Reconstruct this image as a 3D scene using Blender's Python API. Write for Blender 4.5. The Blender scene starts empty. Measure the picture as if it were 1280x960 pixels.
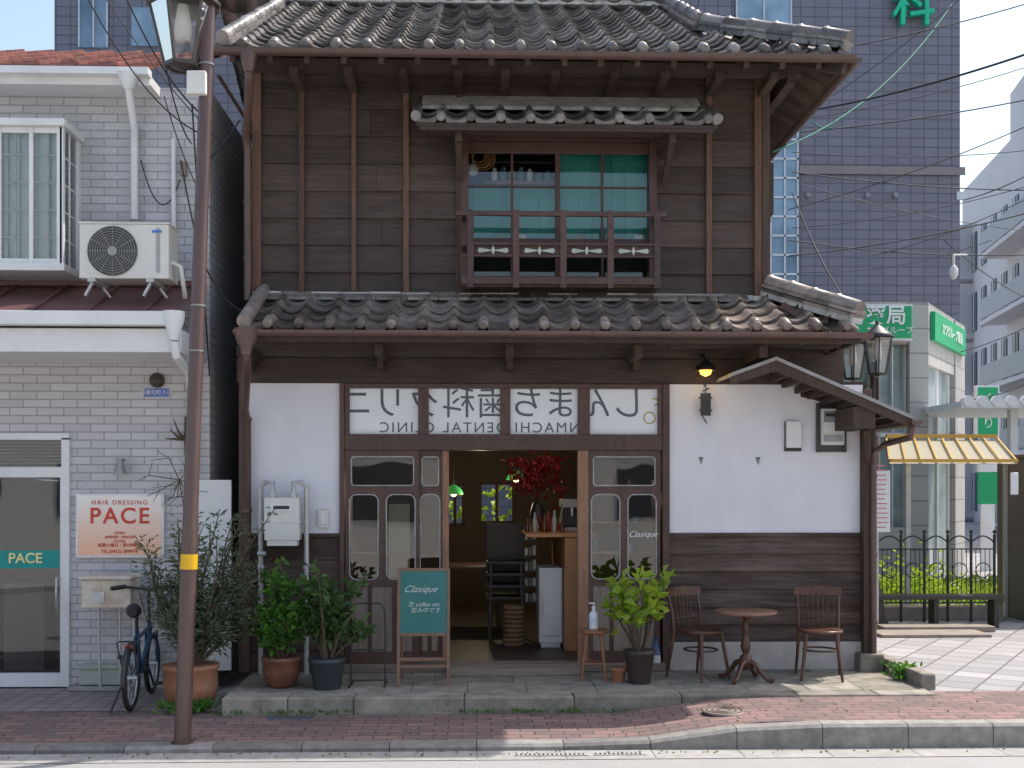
import bpy, math, random
from mathutils import Vector, Matrix, noise
R=random.Random(7)
sc=bpy.context.scene
# ---------------- survey helpers: camera station at (0,-10,1.81), level, turned 1.8 deg ------------
F=1400.0; HC=1.81; DC=10.0; TH=math.radians(1.8)
def _d(px): 
    u=(px-640)/F
    return math.sin(TH)+u*math.cos(TH), math.cos(TH)-u*math.sin(TH)
def X(px,Y=0.0):
    dx,dy=_d(px); return dx*(Y+DC)/dy
def Z(py,Y=0.0,px=640):
    dx,dy=_d(px); return HC+(610-py)/F*(Y+DC)/dy
def G(px,py,z=0.05):
    dx,dy=_d(px); t=(HC-z)/((py-610)/F); return dx*t,-DC+dy*t
def V3(px,py,Y): return Vector((X(px,Y),Y,Z(py,Y,px)))
# ---------------- materials ----------------
def newmat(name):
    m=bpy.data.materials.new(name); m.use_nodes=True
    nt=m.node_tree; b=nt.nodes['Principled BSDF']; return m,nt,b
def N(nt,t,**k):
    n=nt.nodes.new(t)
    for a,v in k.items(): setattr(n,a,v)
    return n
def objvec(nt,sx=1,sy=1,sz=1):
    tc=N(nt,'ShaderNodeTexCoord'); mp=N(nt,'ShaderNodeMapping'); mp.inputs['Scale'].default_value=(sx,sy,sz)
    nt.links.new(tc.outputs['Object'],mp.inputs['Vector']); return mp.outputs['Vector']
def mixc(nt,fac,a,b,typ='MIX'):
    n=N(nt,'ShaderNodeMix',data_type='RGBA',blend_type=typ)
    for s,v in ((n.inputs[0],fac),(n.inputs[6],a),(n.inputs[7],b)):
        if isinstance(v,(int,float)): s.default_value=v
        elif isinstance(v,(tuple,list)): s.default_value=(v[0],v[1],v[2],1)
        else: nt.links.new(v,s)
    return n.outputs[2]
def ramp(nt,src,a,b):
    n=N(nt,'ShaderNodeMapRange'); n.inputs[1].default_value=a; n.inputs[2].default_value=b
    nt.links.new(src,n.inputs[0]); return n.outputs[0]
def noisef(nt,vec,scale,detail=4,rough=.6):
    n=N(nt,'ShaderNodeTexNoise'); n.inputs['Scale'].default_value=scale; n.inputs['Detail'].default_value=detail; n.inputs['Roughness'].default_value=rough
    nt.links.new(vec,n.inputs['Vector']); return n.outputs[0]
def bump(nt,b,h,strength,dist=.01):
    n=N(nt,'ShaderNodeBump'); n.inputs['Strength'].default_value=strength; n.inputs['Distance'].default_value=dist
    nt.links.new(h,n.inputs['Height']); nt.links.new(n.outputs[0],b.inputs['Normal'])
def M(name,c1,c2=None,rough=.6,scale=6,st=(1,1,1),bmp=.0,rnd=0,metal=0,stain=0,stainc=(.03,.028,.025),sst=(1,1,.35),sscale=1.3,spec=None,emit=None):
    m,nt,b=newmat(name)
    if c2 is None: c2=tuple(x*.8 for x in c1)
    v=objvec(nt,*st); nf=noisef(nt,v,scale)
    col=mixc(nt,ramp(nt,nf,.3,.7),c1,c2)
    if rnd:
        at=N(nt,'ShaderNodeAttribute',attribute_name='rnd')
        mr=N(nt,'ShaderNodeMapRange'); mr.inputs[3].default_value=1-rnd; mr.inputs[4].default_value=1+rnd*.6
        nt.links.new(at.outputs['Fac'],mr.inputs[0])
        cc=N(nt,'ShaderNodeCombineXYZ')
        for i in range(3): nt.links.new(mr.outputs[0],cc.inputs[i])
        col=mixc(nt,1.0,col,cc.outputs[0],'MULTIPLY')
    if stain:
        s=noisef(nt,objvec(nt,*sst),sscale,6,.7)
        r=ramp(nt,s,.48,.78); mm=N(nt,'ShaderNodeMath',operation='MULTIPLY'); mm.inputs[1].default_value=stain
        nt.links.new(r,mm.inputs[0]); col=mixc(nt,mm.outputs[0],col,stainc)
    nt.links.new(col,b.inputs['Base Color'])
    b.inputs['Roughness'].default_value=rough; b.inputs['Metallic'].default_value=metal
    if spec is not None: b.inputs['Specular IOR Level'].default_value=spec
    if emit: b.inputs['Emission Color'].default_value=(*emit[:3],1); b.inputs['Emission Strength'].default_value=emit[3]
    if bmp: bump(nt,b,nf,bmp)
    return m
def BR(name,c1,c2,mort,w,h,off=.5,plane='xz',mw=.006,rough=.6,bmp=.4,stain=.2,squash=None,stainc=None,rot=0):
    m,nt,b=newmat(name)
    tc=N(nt,'ShaderNodeTexCoord'); sx=N(nt,'ShaderNodeSeparateXYZ'); nt.links.new(tc.outputs['Object'],sx.inputs[0])
    cb=N(nt,'ShaderNodeCombineXYZ')
    if plane=='xz':
        a=N(nt,'ShaderNodeMath',operation='ADD'); nt.links.new(sx.outputs[0],a.inputs[0]); nt.links.new(sx.outputs[1],a.inputs[1])
        nt.links.new(a.outputs[0],cb.inputs[0]); nt.links.new(sx.outputs[2],cb.inputs[1])
    else:
        nt.links.new(sx.outputs[0],cb.inputs[0]); nt.links.new(sx.outputs[1],cb.inputs[1])
    vec=cb.outputs[0]
    if rot:
        mp=N(nt,'ShaderNodeMapping'); mp.inputs['Rotation'].default_value=(0,0,rot); nt.links.new(vec,mp.inputs[0]); vec=mp.outputs[0]
    t=N(nt,'ShaderNodeTexBrick',offset=off); nt.links.new(vec,t.inputs['Vector'])
    t.inputs['Scale'].default_value=1; t.inputs['Brick Width'].default_value=w; t.inputs['Row Height'].default_value=h
    t.inputs['Mortar Size'].default_value=mw; t.inputs['Mortar Smooth'].default_value=.2
    t.inputs['Color1'].default_value=(*c1,1); t.inputs['Color2'].default_value=(*c2,1); t.inputs['Mortar'].default_value=(*mort,1)
    s=noisef(nt,objvec(nt,1,1,1 if plane!='xz' else .4),1.1,6,.7)
    mm=N(nt,'ShaderNodeMath',operation='MULTIPLY'); mm.inputs[1].default_value=stain; nt.links.new(ramp(nt,s,.4,.75),mm.inputs[0])
    col=mixc(nt,mm.outputs[0],t.outputs['Color'],stainc or tuple(x*.4 for x in c1))
    fine=noisef(nt,objvec(nt),60,2)
    col=mixc(nt,.25,col,mixc(nt,fine,(.0,.0,.0),(1,1,1)),'OVERLAY')
    nt.links.new(col,b.inputs['Base Color']); b.inputs['Roughness'].default_value=rough
    inv=N(nt,'ShaderNodeMath',operation='SUBTRACT'); inv.inputs[0].default_value=1; nt.links.new(t.outputs['Fac'],inv.inputs[1])
    bump(nt,b,inv.outputs[0],bmp,.006)
    return m
def GLASS(name,tint=(.85,.9,.9),base=.03):
    m=bpy.data.materials.new(name); m.use_nodes=True; nt=m.node_tree; nt.nodes.clear()
    o=N(nt,'ShaderNodeOutputMaterial'); mx=N(nt,'ShaderNodeMixShader'); tr=N(nt,'ShaderNodeBsdfTransparent'); gl=N(nt,'ShaderNodeBsdfGlossy')
    tr.inputs[0].default_value=(*tint,1); gl.inputs['Roughness'].default_value=.015
    fr=N(nt,'ShaderNodeFresnel'); fr.inputs[0].default_value=1.5
    ad=N(nt,'ShaderNodeMath',operation='ADD'); ad.inputs[1].default_value=base; nt.links.new(fr.outputs[0],ad.inputs[0])
    nv=noisef(nt,objvec(nt),1.6,1); bp=N(nt,'ShaderNodeBump'); bp.inputs['Strength'].default_value=.05; bp.inputs['Distance'].default_value=.05
    nt.links.new(nv,bp.inputs['Height']); nt.links.new(bp.outputs[0],gl.inputs['Normal'])
    nt.links.new(ad.outputs[0],mx.inputs[0]); nt.links.new(tr.outputs[0],mx.inputs[1]); nt.links.new(gl.outputs[0],mx.inputs[2]); nt.links.new(mx.outputs[0],o.inputs[0])
    return m
def LEAF(name,c1,c2):
    m=bpy.data.materials.new(name); m.use_nodes=True; nt=m.node_tree; b=nt.nodes['Principled BSDF']
    o=[n for n in nt.nodes if n.type=='OUTPUT_MATERIAL'][0]
    at=N(nt,'ShaderNodeAttribute',attribute_name='rnd'); col=mixc(nt,at.outputs['Fac'],c1,c2)
    nt.links.new(col,b.inputs['Base Color']); b.inputs['Roughness'].default_value=.5
    tl=N(nt,'ShaderNodeBsdfTranslucent'); nt.links.new(mixc(nt,.5,col,(c2[0]*1.6,c2[1]*1.7,c2[2])),tl.inputs[0])
    mx=N(nt,'ShaderNodeMixShader'); mx.inputs[0].default_value=.35
    nt.links.new(b.outputs[0],mx.inputs[1]); nt.links.new(tl.outputs[0],mx.inputs[2]); nt.links.new(mx.outputs[0],o.inputs[0]); return m
wood=M('weathered_boards',(.088,.056,.041),(.042,.027,.021),.68,5,(.6,3,9),.5,.42,stain=.5,stainc=(.125,.095,.075),sst=(.7,1,2.2),sscale=1.6)
woodl=M('sun_bleached_boards',(.10,.062,.045),(.045,.027,.021),.8,5,(.6,3,9),.5,.38,stain=.75,stainc=(.21,.17,.145),sst=(.5,1,4),sscale=2.0)
woodv=M('weathered_posts',(.088,.053,.038),(.042,.027,.02),.75,5,(9,9,.7),.3,.3)
batten=M('reddish_batten',(.17,.085,.05),(.075,.043,.031),.75,6,(9,9,.6),.3,.5)
frame=M('door_frame_wood',(.11,.048,.036),(.05,.025,.02),.45,6,(4,4,4),.2,.25,stain=.3,stainc=(.17,.11,.085),sscale=3)
plaster=M('white_plaster',(.76,.76,.79),(.69,.69,.73),.85,2.2,(1,1,1),.08,stain=.4,stainc=(.50,.48,.48),sst=(1,1,.35),sscale=1.6)
concrete=M('concrete',(.38,.365,.34),(.27,.26,.24),.9,9,(1,1,1),.3,stain=.5,stainc=(.16,.15,.13),sst=(1,1,1),sscale=2)
mossy=M('mossy_stone',(.35,.31,.26),(.18,.165,.13),.95,7,(1,1,1),.5,.3,stain=.65,stainc=(.075,.085,.045),sst=(1,1,1),sscale=3)
basecon=M('plinth_render',(.52,.49,.47),(.38,.36,.34),.9,5,(1,1,1),.2,stain=.55,stainc=(.2,.18,.16),sscale=2)
tile=M('roof_tile',(.27,.25,.235),(.13,.12,.115),.27,9,(1,1,1),.12,.6,stain=.55,stainc=(.075,.05,.04),sst=(1,1,1),sscale=2.5)
tile_b=M('roof_tile_brownish',(.30,.24,.20),(.13,.105,.09),.33,9,(1,1,1),.12,.6,stain=.6,stainc=(.42,.40,.37),sst=(1,1,1),sscale=3)
mortar=M('lime_mortar',(.70,.69,.66),(.40,.39,.36),.9,12,stain=.5,stainc=(.15,.13,.11),sst=(1,1,1),sscale=4)
bronze=M('brown_pipe_paint',(.13,.075,.06),(.09,.055,.045),.3,8,rnd=.1,stain=.2)
poleP=M('lamp_pole_paint',(.115,.066,.058),(.085,.052,.047),.25,5,(3,3,.5),0,stain=.25,stainc=(.07,.04,.035))
black=M('black_iron',(.02,.02,.022),(.03,.03,.03),.45,20)
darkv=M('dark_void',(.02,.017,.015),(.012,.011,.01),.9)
white=M('white_paint',(.76,.76,.75),(.68,.68,.67),.45,4,stain=.28,stainc=(.38,.37,.34))
offw=M('aged_white_plastic',(.72,.71,.66),(.64,.63,.58),.5,5,stain=.3,stainc=(.4,.37,.3))
alum=M('aluminium',(.6,.61,.62),(.5,.5,.52),.35,10,metal=.6)
steel=M('galvanised_pipe',(.55,.55,.54),(.42,.42,.41),.45,15,metal=.3)
glass2=GLASS('old_glass',(.8,.86,.86),.07)
film=M('transom_reflection_white',(.84,.86,.87),(.72,.76,.78),.2,1.2,(1,1,2))  # pale reflection in the transom panes, painted as base colour
sign_dark=M('sign_and_reflection_lettering',(.09,.12,.14),None,.4)  # dark letters of the clinic sign and of its painted reflection
teal=M('teal_panel',(.04,.33,.27),(.02,.22,.19),.5,2.2)
terra=M('terracotta',(.42,.18,.09),(.30,.12,.06),.8,9,bmp=.2,stain=.4,stainc=(.3,.25,.2),sscale=4)
terrad=M('glazed_brown_pot',(.22,.09,.05),(.12,.05,.03),.4,9)
bluepot=M('dark_blue_pot',(.04,.046,.055),(.03,.033,.04),.4,9)
soil=M('soil',(.05,.035,.025),None,.95,20,bmp=.5)
chairw=M('bentwood',(.12,.05,.028),(.055,.022,.014),.3,6,(6,6,2),.1,.2)
lightw=M('light_brown_wood',(.50,.25,.10),(.34,.16,.07),.5,5,(6,6,1),.15,.15)
stoolw=M('stool_wood',(.30,.13,.06),(.2,.085,.04),.45,6,(5,5,2))
chalk=M('chalkboard_green',(.03,.15,.135),(.06,.20,.185),.8,3)
chalkw=M('chalk',(.75,.78,.75),None,.9)
greens=M('green_sign',(.0,.36,.13),(.0,.33,.12),.35)
whites=M('white_letter',(.85,.85,.83),None,.5)
yellow=M('yellow_band',(.85,.48,.01),None,.4)
asphalt=M('asphalt',(.37,.36,.35),(.26,.255,.25),.9,90,bmp=.4,stain=.35,stainc=(.2,.195,.19),sst=(1,1,1),sscale=.9)
LG=BR('neighbour_tile',(.56,.55,.56),(.47,.46,.47),(.31,.30,.31),.235,.072,.5,'xz',.006,.5,.5,.25,stainc=(.34,.32,.31))
brickpave=BR('brick_paving',(.27,.16,.145),(.16,.11,.105),(.075,.065,.06),.21,.105,.5,'xy',.007,.9,.5,.55,stainc=(.095,.08,.072))
plaza=BR('plaza_paving',(.36,.345,.345),(.25,.245,.25),(.13,.125,.12),.3,.3,0,'xy',.012,.85,.4,.4,rot=.6,stainc=(.17,.16,.155))
ltile=BR('salon_forecourt_tile',(.34,.27,.25),(.28,.22,.21),(.13,.12,.11),.15,.15,0,'xy',.008,.7,.4,.3)
tower=BR('tower_tile',(.165,.165,.205),(.14,.14,.178),(.085,.085,.105),.3,.2,.0,'xz',.016,.4,.3,.25,stainc=(.10,.10,.12))
stone=BR('pharmacy_stone',(.42,.40,.38),(.36,.35,.33),(.22,.21,.2),.6,.4,.0,'xz',.012,.7,.3,.15)
redroof=M('red_roof_sheet',(.22,.07,.05),(.13,.045,.035),.6,6,(1,1,1),0,.4,stain=.4,stainc=(.3,.2,.17),sst=(1,1,1),sscale=4)
maroon=M('maroon_sheet',(.17,.075,.07),(.11,.055,.05),.45,3,stain=.4,stainc=(.08,.05,.045))
lf_olive=LEAF('olive_leaves',(.05,.075,.04),(.15,.19,.11))
lf_green=LEAF('green_leaves',(.03,.10,.015),(.12,.28,.035))
lf_dark=LEAF('dark_leaves',(.03,.075,.022),(.11,.20,.055))
lf_lime=LEAF('lime_leaves',(.12,.22,.02),(.38,.50,.05))
lf_red=LEAF('red_leaves',(.12,.008,.015),(.34,.02,.04))
bark=M('bark',(.12,.09,.06),(.07,.05,.035),.9,20,bmp=.3)
# ---------------- mesh builder ----------------
class MB:
    def __init__(s): s.v=[];s.f=[];s.m=[];s.r=[];s.s=[]
    def add(s,vs,fs,mi=0,r=None,sm=False):
        o=len(s.v); s.v+= [tuple(p) for p in vs]
        if r is None: r=R.random()
        for f in fs: s.f.append(tuple(i+o for i in f)); s.m.append(mi); s.r.append(r); s.s.append(sm)
    def box(s,x0,x1,y0,y1,z0,z1,mi=0,r=None):
        if x0>x1:x0,x1=x1,x0
        if y0>y1:y0,y1=y1,y0
        if z0>z1:z0,z1=z1,z0
        s.add([(x0,y0,z0),(x1,y0,z0),(x1,y1,z0),(x0,y1,z0),(x0,y0,z1),(x1,y0,z1),(x1,y1,z1),(x0,y1,z1)],
          [(0,3,2,1),(4,5,6,7),(0,1,5,4),(1,2,6,5),(2,3,7,6),(3,0,4,7)],mi,r)
    def beam(s,p0,p1,w,h,mi=0,r=None,up=(0,0,1)):
        p0=Vector(p0);p1=Vector(p1);d=(p1-p0).normalized();u=Vector(up)
        if abs(d.dot(u))>.98: u=Vector((0,1,0))
        a=d.cross(u).normalized();b=a.cross(d).normalized()
        vs=[]
        for p in (p0,p1):
            for i,j in ((-1,-1),(1,-1),(1,1),(-1,1)): vs.append(p+a*i*w/2+b*j*h/2)
        s.add(vs,[(0,1,2,3),(7,6,5,4),(0,4,5,1),(1,5,6,2),(2,6,7,3),(3,7,4,0)],mi,r)
    def tube(s,pts,r,n=8,mi=0,rad=None,caps=True):
        pts=[Vector(p) for p in pts]; rr=rad or [r]*len(pts); vs=[];prev=None;L=len(pts)
        rv=R.random()
        for i,p in enumerate(pts):
            d=(pts[min(i+1,L-1)]-pts[max(i-1,0)]).normalized()
            if prev is None:
                a=d.cross(Vector((0,0,1)))
                if a.length<.05: a=d.cross(Vector((0,1,0)))
            else: a=prev-d*prev.dot(d)
            a.normalize(); prev=a; b=d.cross(a)
            for k in range(n):
                t=2*math.pi*k/n; vs.append(p+(a*math.cos(t)+b*math.sin(t))*rr[i])
        fs=[(i*n+k,i*n+(k+1)%n,(i+1)*n+(k+1)%n,(i+1)*n+k) for i in range(L-1) for k in range(n)]
        s.add(vs,fs,mi,rv,True)
        if caps:
            s.add(vs[:n],[tuple(range(n))[::-1]],mi,rv); s.add(vs[-n:],[tuple(range(n))],mi,rv)
    def cyl(s,p0,p1,r0,r1=None,n=14,mi=0): s.tube([p0,p1],r0,n,mi,[r0,r0 if r1 is None else r1])
    def lathe(s,prof,cx,cy,z0=0,n=22,mi=0,sq=1):
        vs=[];rv=R.random()
        for r,z in prof:
            for k in range(n):
                t=2*math.pi*k/n; vs.append((cx+r*math.cos(t),cy+r*math.sin(t)*sq,z0+z))
        L=len(prof)
        fs=[(i*n+k,i*n+(k+1)%n,(i+1)*n+(k+1)%n,(i+1)*n+k) for i in range(L-1) for k in range(n)]
        s.add(vs,fs,mi,rv,n>8); s.add(vs[:n],[tuple(range(n))[::-1]],mi,rv); s.add(vs[-n:],[tuple(range(n))],mi,rv)
    def extr(s,poly,y0,y1,mi=0,r=None):
        n=len(poly); vs=[(x,y0,z) for x,z in poly]+[(x,y1,z) for x,z in poly]
        s.add(vs,[tuple(range(n)),tuple(range(2*n-1,n-1,-1))]+[(i,i+n,(i+1)%n+n,(i+1)%n) for i in range(n)],mi,r)
    def extx(s,poly,x0,x1,mi=0,r=None):
        n=len(poly); vs=[(x0,y,z) for y,z in poly]+[(x1,y,z) for y,z in poly]
        s.add(vs,[tuple(range(n)),tuple(range(2*n-1,n-1,-1))]+[(i,i+n,(i+1)%n+n,(i+1)%n) for i in range(n)],mi,r)
    def leaf(s,p,d,L,w,mi=0,r=None):
        d=Vector(d).normalized(); a=d.cross(Vector((R.uniform(-1,1),R.uniform(-1,1),R.uniform(-.3,1))))
        if a.length<.01: a=Vector((1,0,0))
        a.normalize(); nn=a.cross(d)*w*.35; p=Vector(p)
        s.add([p,p+d*L*.45+a*w/2+nn,p+d*L-nn*.5,p+d*L*.45-a*w/2+nn],[(0,1,2),(0,2,3)],mi,R.random() if r is None else r)
    def rring(s,x0,x1,z0,z1,a0,a1,b0,b1,rad,y0,y1,mi=0,k=6,r=None):
        rv=R.random() if r is None else r
        cs=[(a1-rad,b1-rad,0,(x1,z1)),(a0+rad,b1-rad,90,(x0,z1)),(a0+rad,b0+rad,180,(x0,z0)),(a1-rad,b0+rad,270,(x1,z0))]
        for y,fl in ((y0,False),(y1,True)):
            vs=[];fs=[]
            for cx,cz,a,o in cs:
                vs.append((o[0],y,o[1]))
                for i in range(k+1):
                    t=math.radians(a+90*i/k); vs.append((cx+rad*math.cos(t),y,cz+rad*math.sin(t)))
            q=k+2
            for c in range(4):
                for i in range(k): fs.append((c*q,c*q+1+i,c*q+2+i))
                c2=(c+1)%4; fs.append((c*q,c*q+k+1,c2*q+1,c2*q))
            s.add(vs,fs,mi,rv)
            if not fl: front=vs
        q=k+2; inner=[front[c*q+1+i] for c in range(4) for i in range(k+1)]; n=len(inner)
        vs=[(p[0],y0,p[2]) for p in inner]+[(p[0],y1,p[2]) for p in inner]
        s.add(vs,[(i,(i+1)%n,(i+1)%n+n,i+n) for i in range(n)],mi,rv)
    def build(s,name,mats,parent=None,bevel=0,loc=None,rz=0):
        me=bpy.data.meshes.new(name); me.from_pydata(s.v,[],s.f)
        for m in (mats if isinstance(mats,(list,tuple)) else [mats]): me.materials.append(m)
        me.polygons.foreach_set('material_index',s.m); me.polygons.foreach_set('use_smooth',s.s)
        at=me.attributes.new('rnd','FLOAT','FACE'); at.data.foreach_set('value',s.r); me.update()
        ob=bpy.data.objects.new(name,me); sc.collection.objects.link(ob)
        if parent: ob.parent=parent
        if loc is not None: ob.location=loc
        ob.rotation_euler[2]=rz
        if bevel:
            b=ob.modifiers.new('b','BEVEL'); b.width=bevel; b.segments=2; b.limit_method='ANGLE'; b.angle_limit=math.radians(50)
        return ob
def E(name,loc=(0,0,0),rz=0):
    e=bpy.data.objects.new(name,None); e.location=loc; e.rotation_euler[2]=rz; e.empty_display_size=.2; sc.collection.objects.link(e); return e
def text(name,s,size,loc,mat,parent=None,rx=90,rz=0,sx=1,ex=.002,align='CENTER',shear=0,sp=1,off=0):
    c=bpy.data.curves.new(name,'FONT'); c.body=s; c.size=size; c.extrude=ex; c.align_x=align; c.align_y='CENTER'; c.shear=shear; c.space_character=sp; c.offset=off
    c.materials.append(mat); o=bpy.data.objects.new(name,c); sc.collection.objects.link(o)
    o.location=loc; o.rotation_euler=(math.radians(rx),0,math.radians(rz)); o.scale=(sx,1,1)
    if parent:o.parent=parent
    return o
def arc(c,r,a0,a1,n,ax='xz'):
    out=[]
    for i in range(n+1):
        t=math.radians(a0+(a1-a0)*i/n); a,b=r*math.cos(t),r*math.sin(t)
        out.append((c[0]+a,c[1],c[2]+b) if ax=='xz' else ((c[0],c[1]+a,c[2]+b) if ax=='yz' else (c[0]+a,c[1]+b,c[2])))
    return out
# ================= GROUND =================
mb=MB(); mb.box(-250,250,-250,250,-.2,-.012,0); mb.build('ground',asphalt)
mb=MB(); mb.add([(-120,-9.4,0),(120,-9.4,0),(120,-2.30,0),(-120,-2.30,0)],[(0,1,2,3)]); mb.build('road',asphalt)
def hz(x):
    t=min(1,max(0,(x-.9)/1.25)); t=t*t*(3-2*t); return .045+.12*t
xs=[-60,-20,-8]+[-6+i*.25 for i in range(40)]+[6,15,60]
def strip(name,y0,y1,zo,mat,xa=-1e9,xb=1e9,jy=0):
    mb=MB(); q=[x for x in xs if xa<=x<=xb]
    for a,b in zip(q,q[1:]):
        mb.add([(a,y0,hz(a)+zo),(b,y0,hz(b)+zo),(b,y1,hz(b)+zo),(a,y1,hz(a)+zo)],[(0,1,2,3)])
    return mb.build(name,mat)
strip('brick_pavement',-2.16,-1.05,0,brickpave)
strip('salon_forecourt_paving',-1.05,6,.002,ltile,-60,-2.25)
mb=MB(); mb.box(-2.3,3.6,-1.05,12,-.1,.04); mb.build('building_plot',concrete)
mb=MB()
mb.add([(3.2,-1.05,.165),(60,-1.05,.165),(60,60,.165),(3.2,60,.165)],[(0,1,2,3)])
mb.build('plaza_pavement',plaza)
mb=MB(); x=-12.0
while x<14:
    x1=x+.6; a,b=x+.003,x1-.003
    vs=[]
    for q in (a,b):
        h=hz(q)+.003
        vs+=[(q,-2.30,-.05),(q,-2.30,h-.02),(q,-2.28,h),(q,-2.16,h),(q,-2.16,-.05)]
    mb.add(vs,[(0,1,2,3,4),(9,8,7,6,5)]+[(i,i+5,(i+1)%5+5,(i+1)%5) for i in range(5)])
    x=x1
mb.build('kerb',M('kerb_stone',(.30,.285,.26),(.19,.18,.165),.9,14,(1,1,1),.4,.3,stain=.6,stainc=(.10,.09,.078),sst=(1,1,1),sscale=3))
mb=MB(); x=-12.0
while x<14:
    mb.add([(x+.003,-2.56,.004),(x+.597,-2.56,.004),(x+.597,-2.303,.004),(x+.003,-2.303,.004)],[(0,1,2,3)]); x+=.6
mb.build('gutter_strip',concrete)
def grate(name,px,py,w,d,z):
    gx,gy=G(px,py,z); mb=MB()
    mb.box(gx-w/2,gx+w/2,gy-d/2,gy+d/2,z,z+.006,0)
    n=int(w/.03)
    for i in range(n): mb.box(gx-w/2+i*.03+.006,gx-w/2+i*.03+.018,gy-d/2+.01,gy+d/2-.01,z+.006,z+.009,1)
    mb.build(name,[steel,black])
grate('drain_grate',690,944,.5,.05,.005); grate('drain_grate',775,943,.35,.05,.005)
gx,gy=G(905,899,.09)
mb=MB(); mb.lathe([(.16,0),(.16,.012),(.15,.015)],gx,gy,hz(gx)-.004,24,0)
for r in (.05,.09,.13): mb.tube([(gx+r*math.cos(t/12*math.pi),gy+r*math.sin(t/12*math.pi),hz(gx)+.012) for t in range(25)],.004,5,1)
mb.build('manhole_cover',[M('cast_iron',(.26,.2,.17),None,.6),black])
gx,gy=G(362,897,.05); mb=MB(); mb.box(gx-.17,gx+.17,gy-.04,gy+.04,.04,.052); mb.build('water_valve_cover',M('blue_grey_iron',(.06,.09,.12),None,.5),bevel=.004)
mb=MB()
for i in range(260):
    x=R.uniform(-4,5); y=R.choice([R.uniform(-2.45,-2.31),R.uniform(-2.1,-1.3)])
    z=.008 if y<-2.3 else hz(x)+.006
    mb.leaf((x,y,z),(R.gauss(0,1),R.gauss(0,1),.1),.025,.015)
mb.build('fallen_leaves',LEAF('dry_leaves',(.12,.07,.03),(.28,.2,.08)))
# terrace
pz=.18
pl=X(275,-1.28); pr=X(1168,-1.2)
pf=-1.25
plin=E('stone_terrace')
mb=MB(); x=pl
while x<pr-.05:
    L=min(R.uniform(.5,.95),pr-x); j=R.uniform(-.006,.006)
    mb.box(x+.002,x+L-.002,pf+j,pf+.2,0.0,pz+j*.5,0); x+=L
mb.build('edge_stones',mossy,plin,bevel=.014)
mb=MB(); y=pf+.202
while y<-.02:
    d=min(.42,-.0-y); x=pl+R.uniform(-.2,0)
    while x<pr:
        L=R.uniform(.4,.75); a,b=max(x,pl),min(x+L,pr)
        if b-a>.02: mb.box(a+.002,b-.002,y+.002,y+d-.002,.0,pz+R.uniform(-.002,.002),0)
        x+=L
    y+=d
mb.box(X(1090,0),pr,-.0,3,0,pz-.002,0)
mb.build('slabs',mossy,plin,bevel=.005)
mb=MB(); mb.box(pl+.01,pr-.01,pf+.02,0,0,pz-.02); mb.build('joint_fill',soil,plin)
mb=MB(); mb.box(pr-.02,pr+.1,-1.0,.35,.05,.30); mb.box(pr-.25,pr-.03,-.2,.8,.1,.34); mb.build('end_block',mossy,plin,bevel=.02)
# ================= HOUSE =================
H=E('wooden_townhouse')
UL,UR=X(316,0),X(959,0); FL,FR=X(300,0),X(1088,0)
zWT=Z(72); zWB=Z(376)
def siding(mb,x0,x1,z0,z1,bh,y=0,joints=True):
    n=max(1,round((z1-z0)/bh)); h=(z1-z0)/n
    for i in range(n):
        a=z0+i*h; b=a+h+.012
        segs=[x0]
        if joints and x1-x0>1.5 and R.random()<.6: segs.append(R.uniform(x0+.5,x1-.5))
        segs.append(x1)
        for p,q in zip(segs,segs[1:]):
            o=R.uniform(-.003,.003); dz=R.uniform(-.004,.004)
            mb.extx([(y-.028+o,a+dz),(y-.004+o,min(b,z1)),(y+.02,min(b,z1)),(y+.02,a+dz)],p+.001,q-.001)
wx0,wx1=X(580,0),X(816,0); wzT=Z(178); wzB=Z(352)
mb=MB()
bh=.235
siding(mb,UL,wx0-.02,zWB,zWT,bh); siding(mb,wx1+.02,UR,zWB,zWT,bh)
siding(mb,wx0-.02,wx1+.02,zWB,wzB,.12); siding(mb,wx0-.02,wx1+.02,wzT,zWT,bh)
mb.build('upper_siding',wood,H)
mb=MB()
for px,w in ((378,7),(443,6),(508,7),(574,8),(885,7),(946,9),(322,11)):
    mb.box(X(px-w/2,0),X(px+w/2,0),-.055,0,zWB,Z(92),0)
mb.build('vertical_battens',batten,H,bevel=.003)
mb=MB()
mb.box(UL-.02,UR+.02,-.07,.02,Z(95),Z(80))
mb.box(UL,UR,-.035,0.0,zWB-.05,zWB+.02)
mb.box(X(951,0),X(959,0)+.01,-.06,.1,zWB-.1,Z(80)+.1)
mb.build('upper_beams',woodv,H,bevel=.004)
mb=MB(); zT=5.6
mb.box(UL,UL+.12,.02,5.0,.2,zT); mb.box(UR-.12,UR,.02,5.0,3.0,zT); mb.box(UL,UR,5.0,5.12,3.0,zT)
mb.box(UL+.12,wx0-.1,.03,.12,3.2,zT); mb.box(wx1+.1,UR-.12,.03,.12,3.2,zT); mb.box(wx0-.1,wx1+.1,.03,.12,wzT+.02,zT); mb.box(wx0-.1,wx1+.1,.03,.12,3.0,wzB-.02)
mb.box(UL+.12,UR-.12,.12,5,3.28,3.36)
mb.build('upper_shell',darkv,H)
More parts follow.
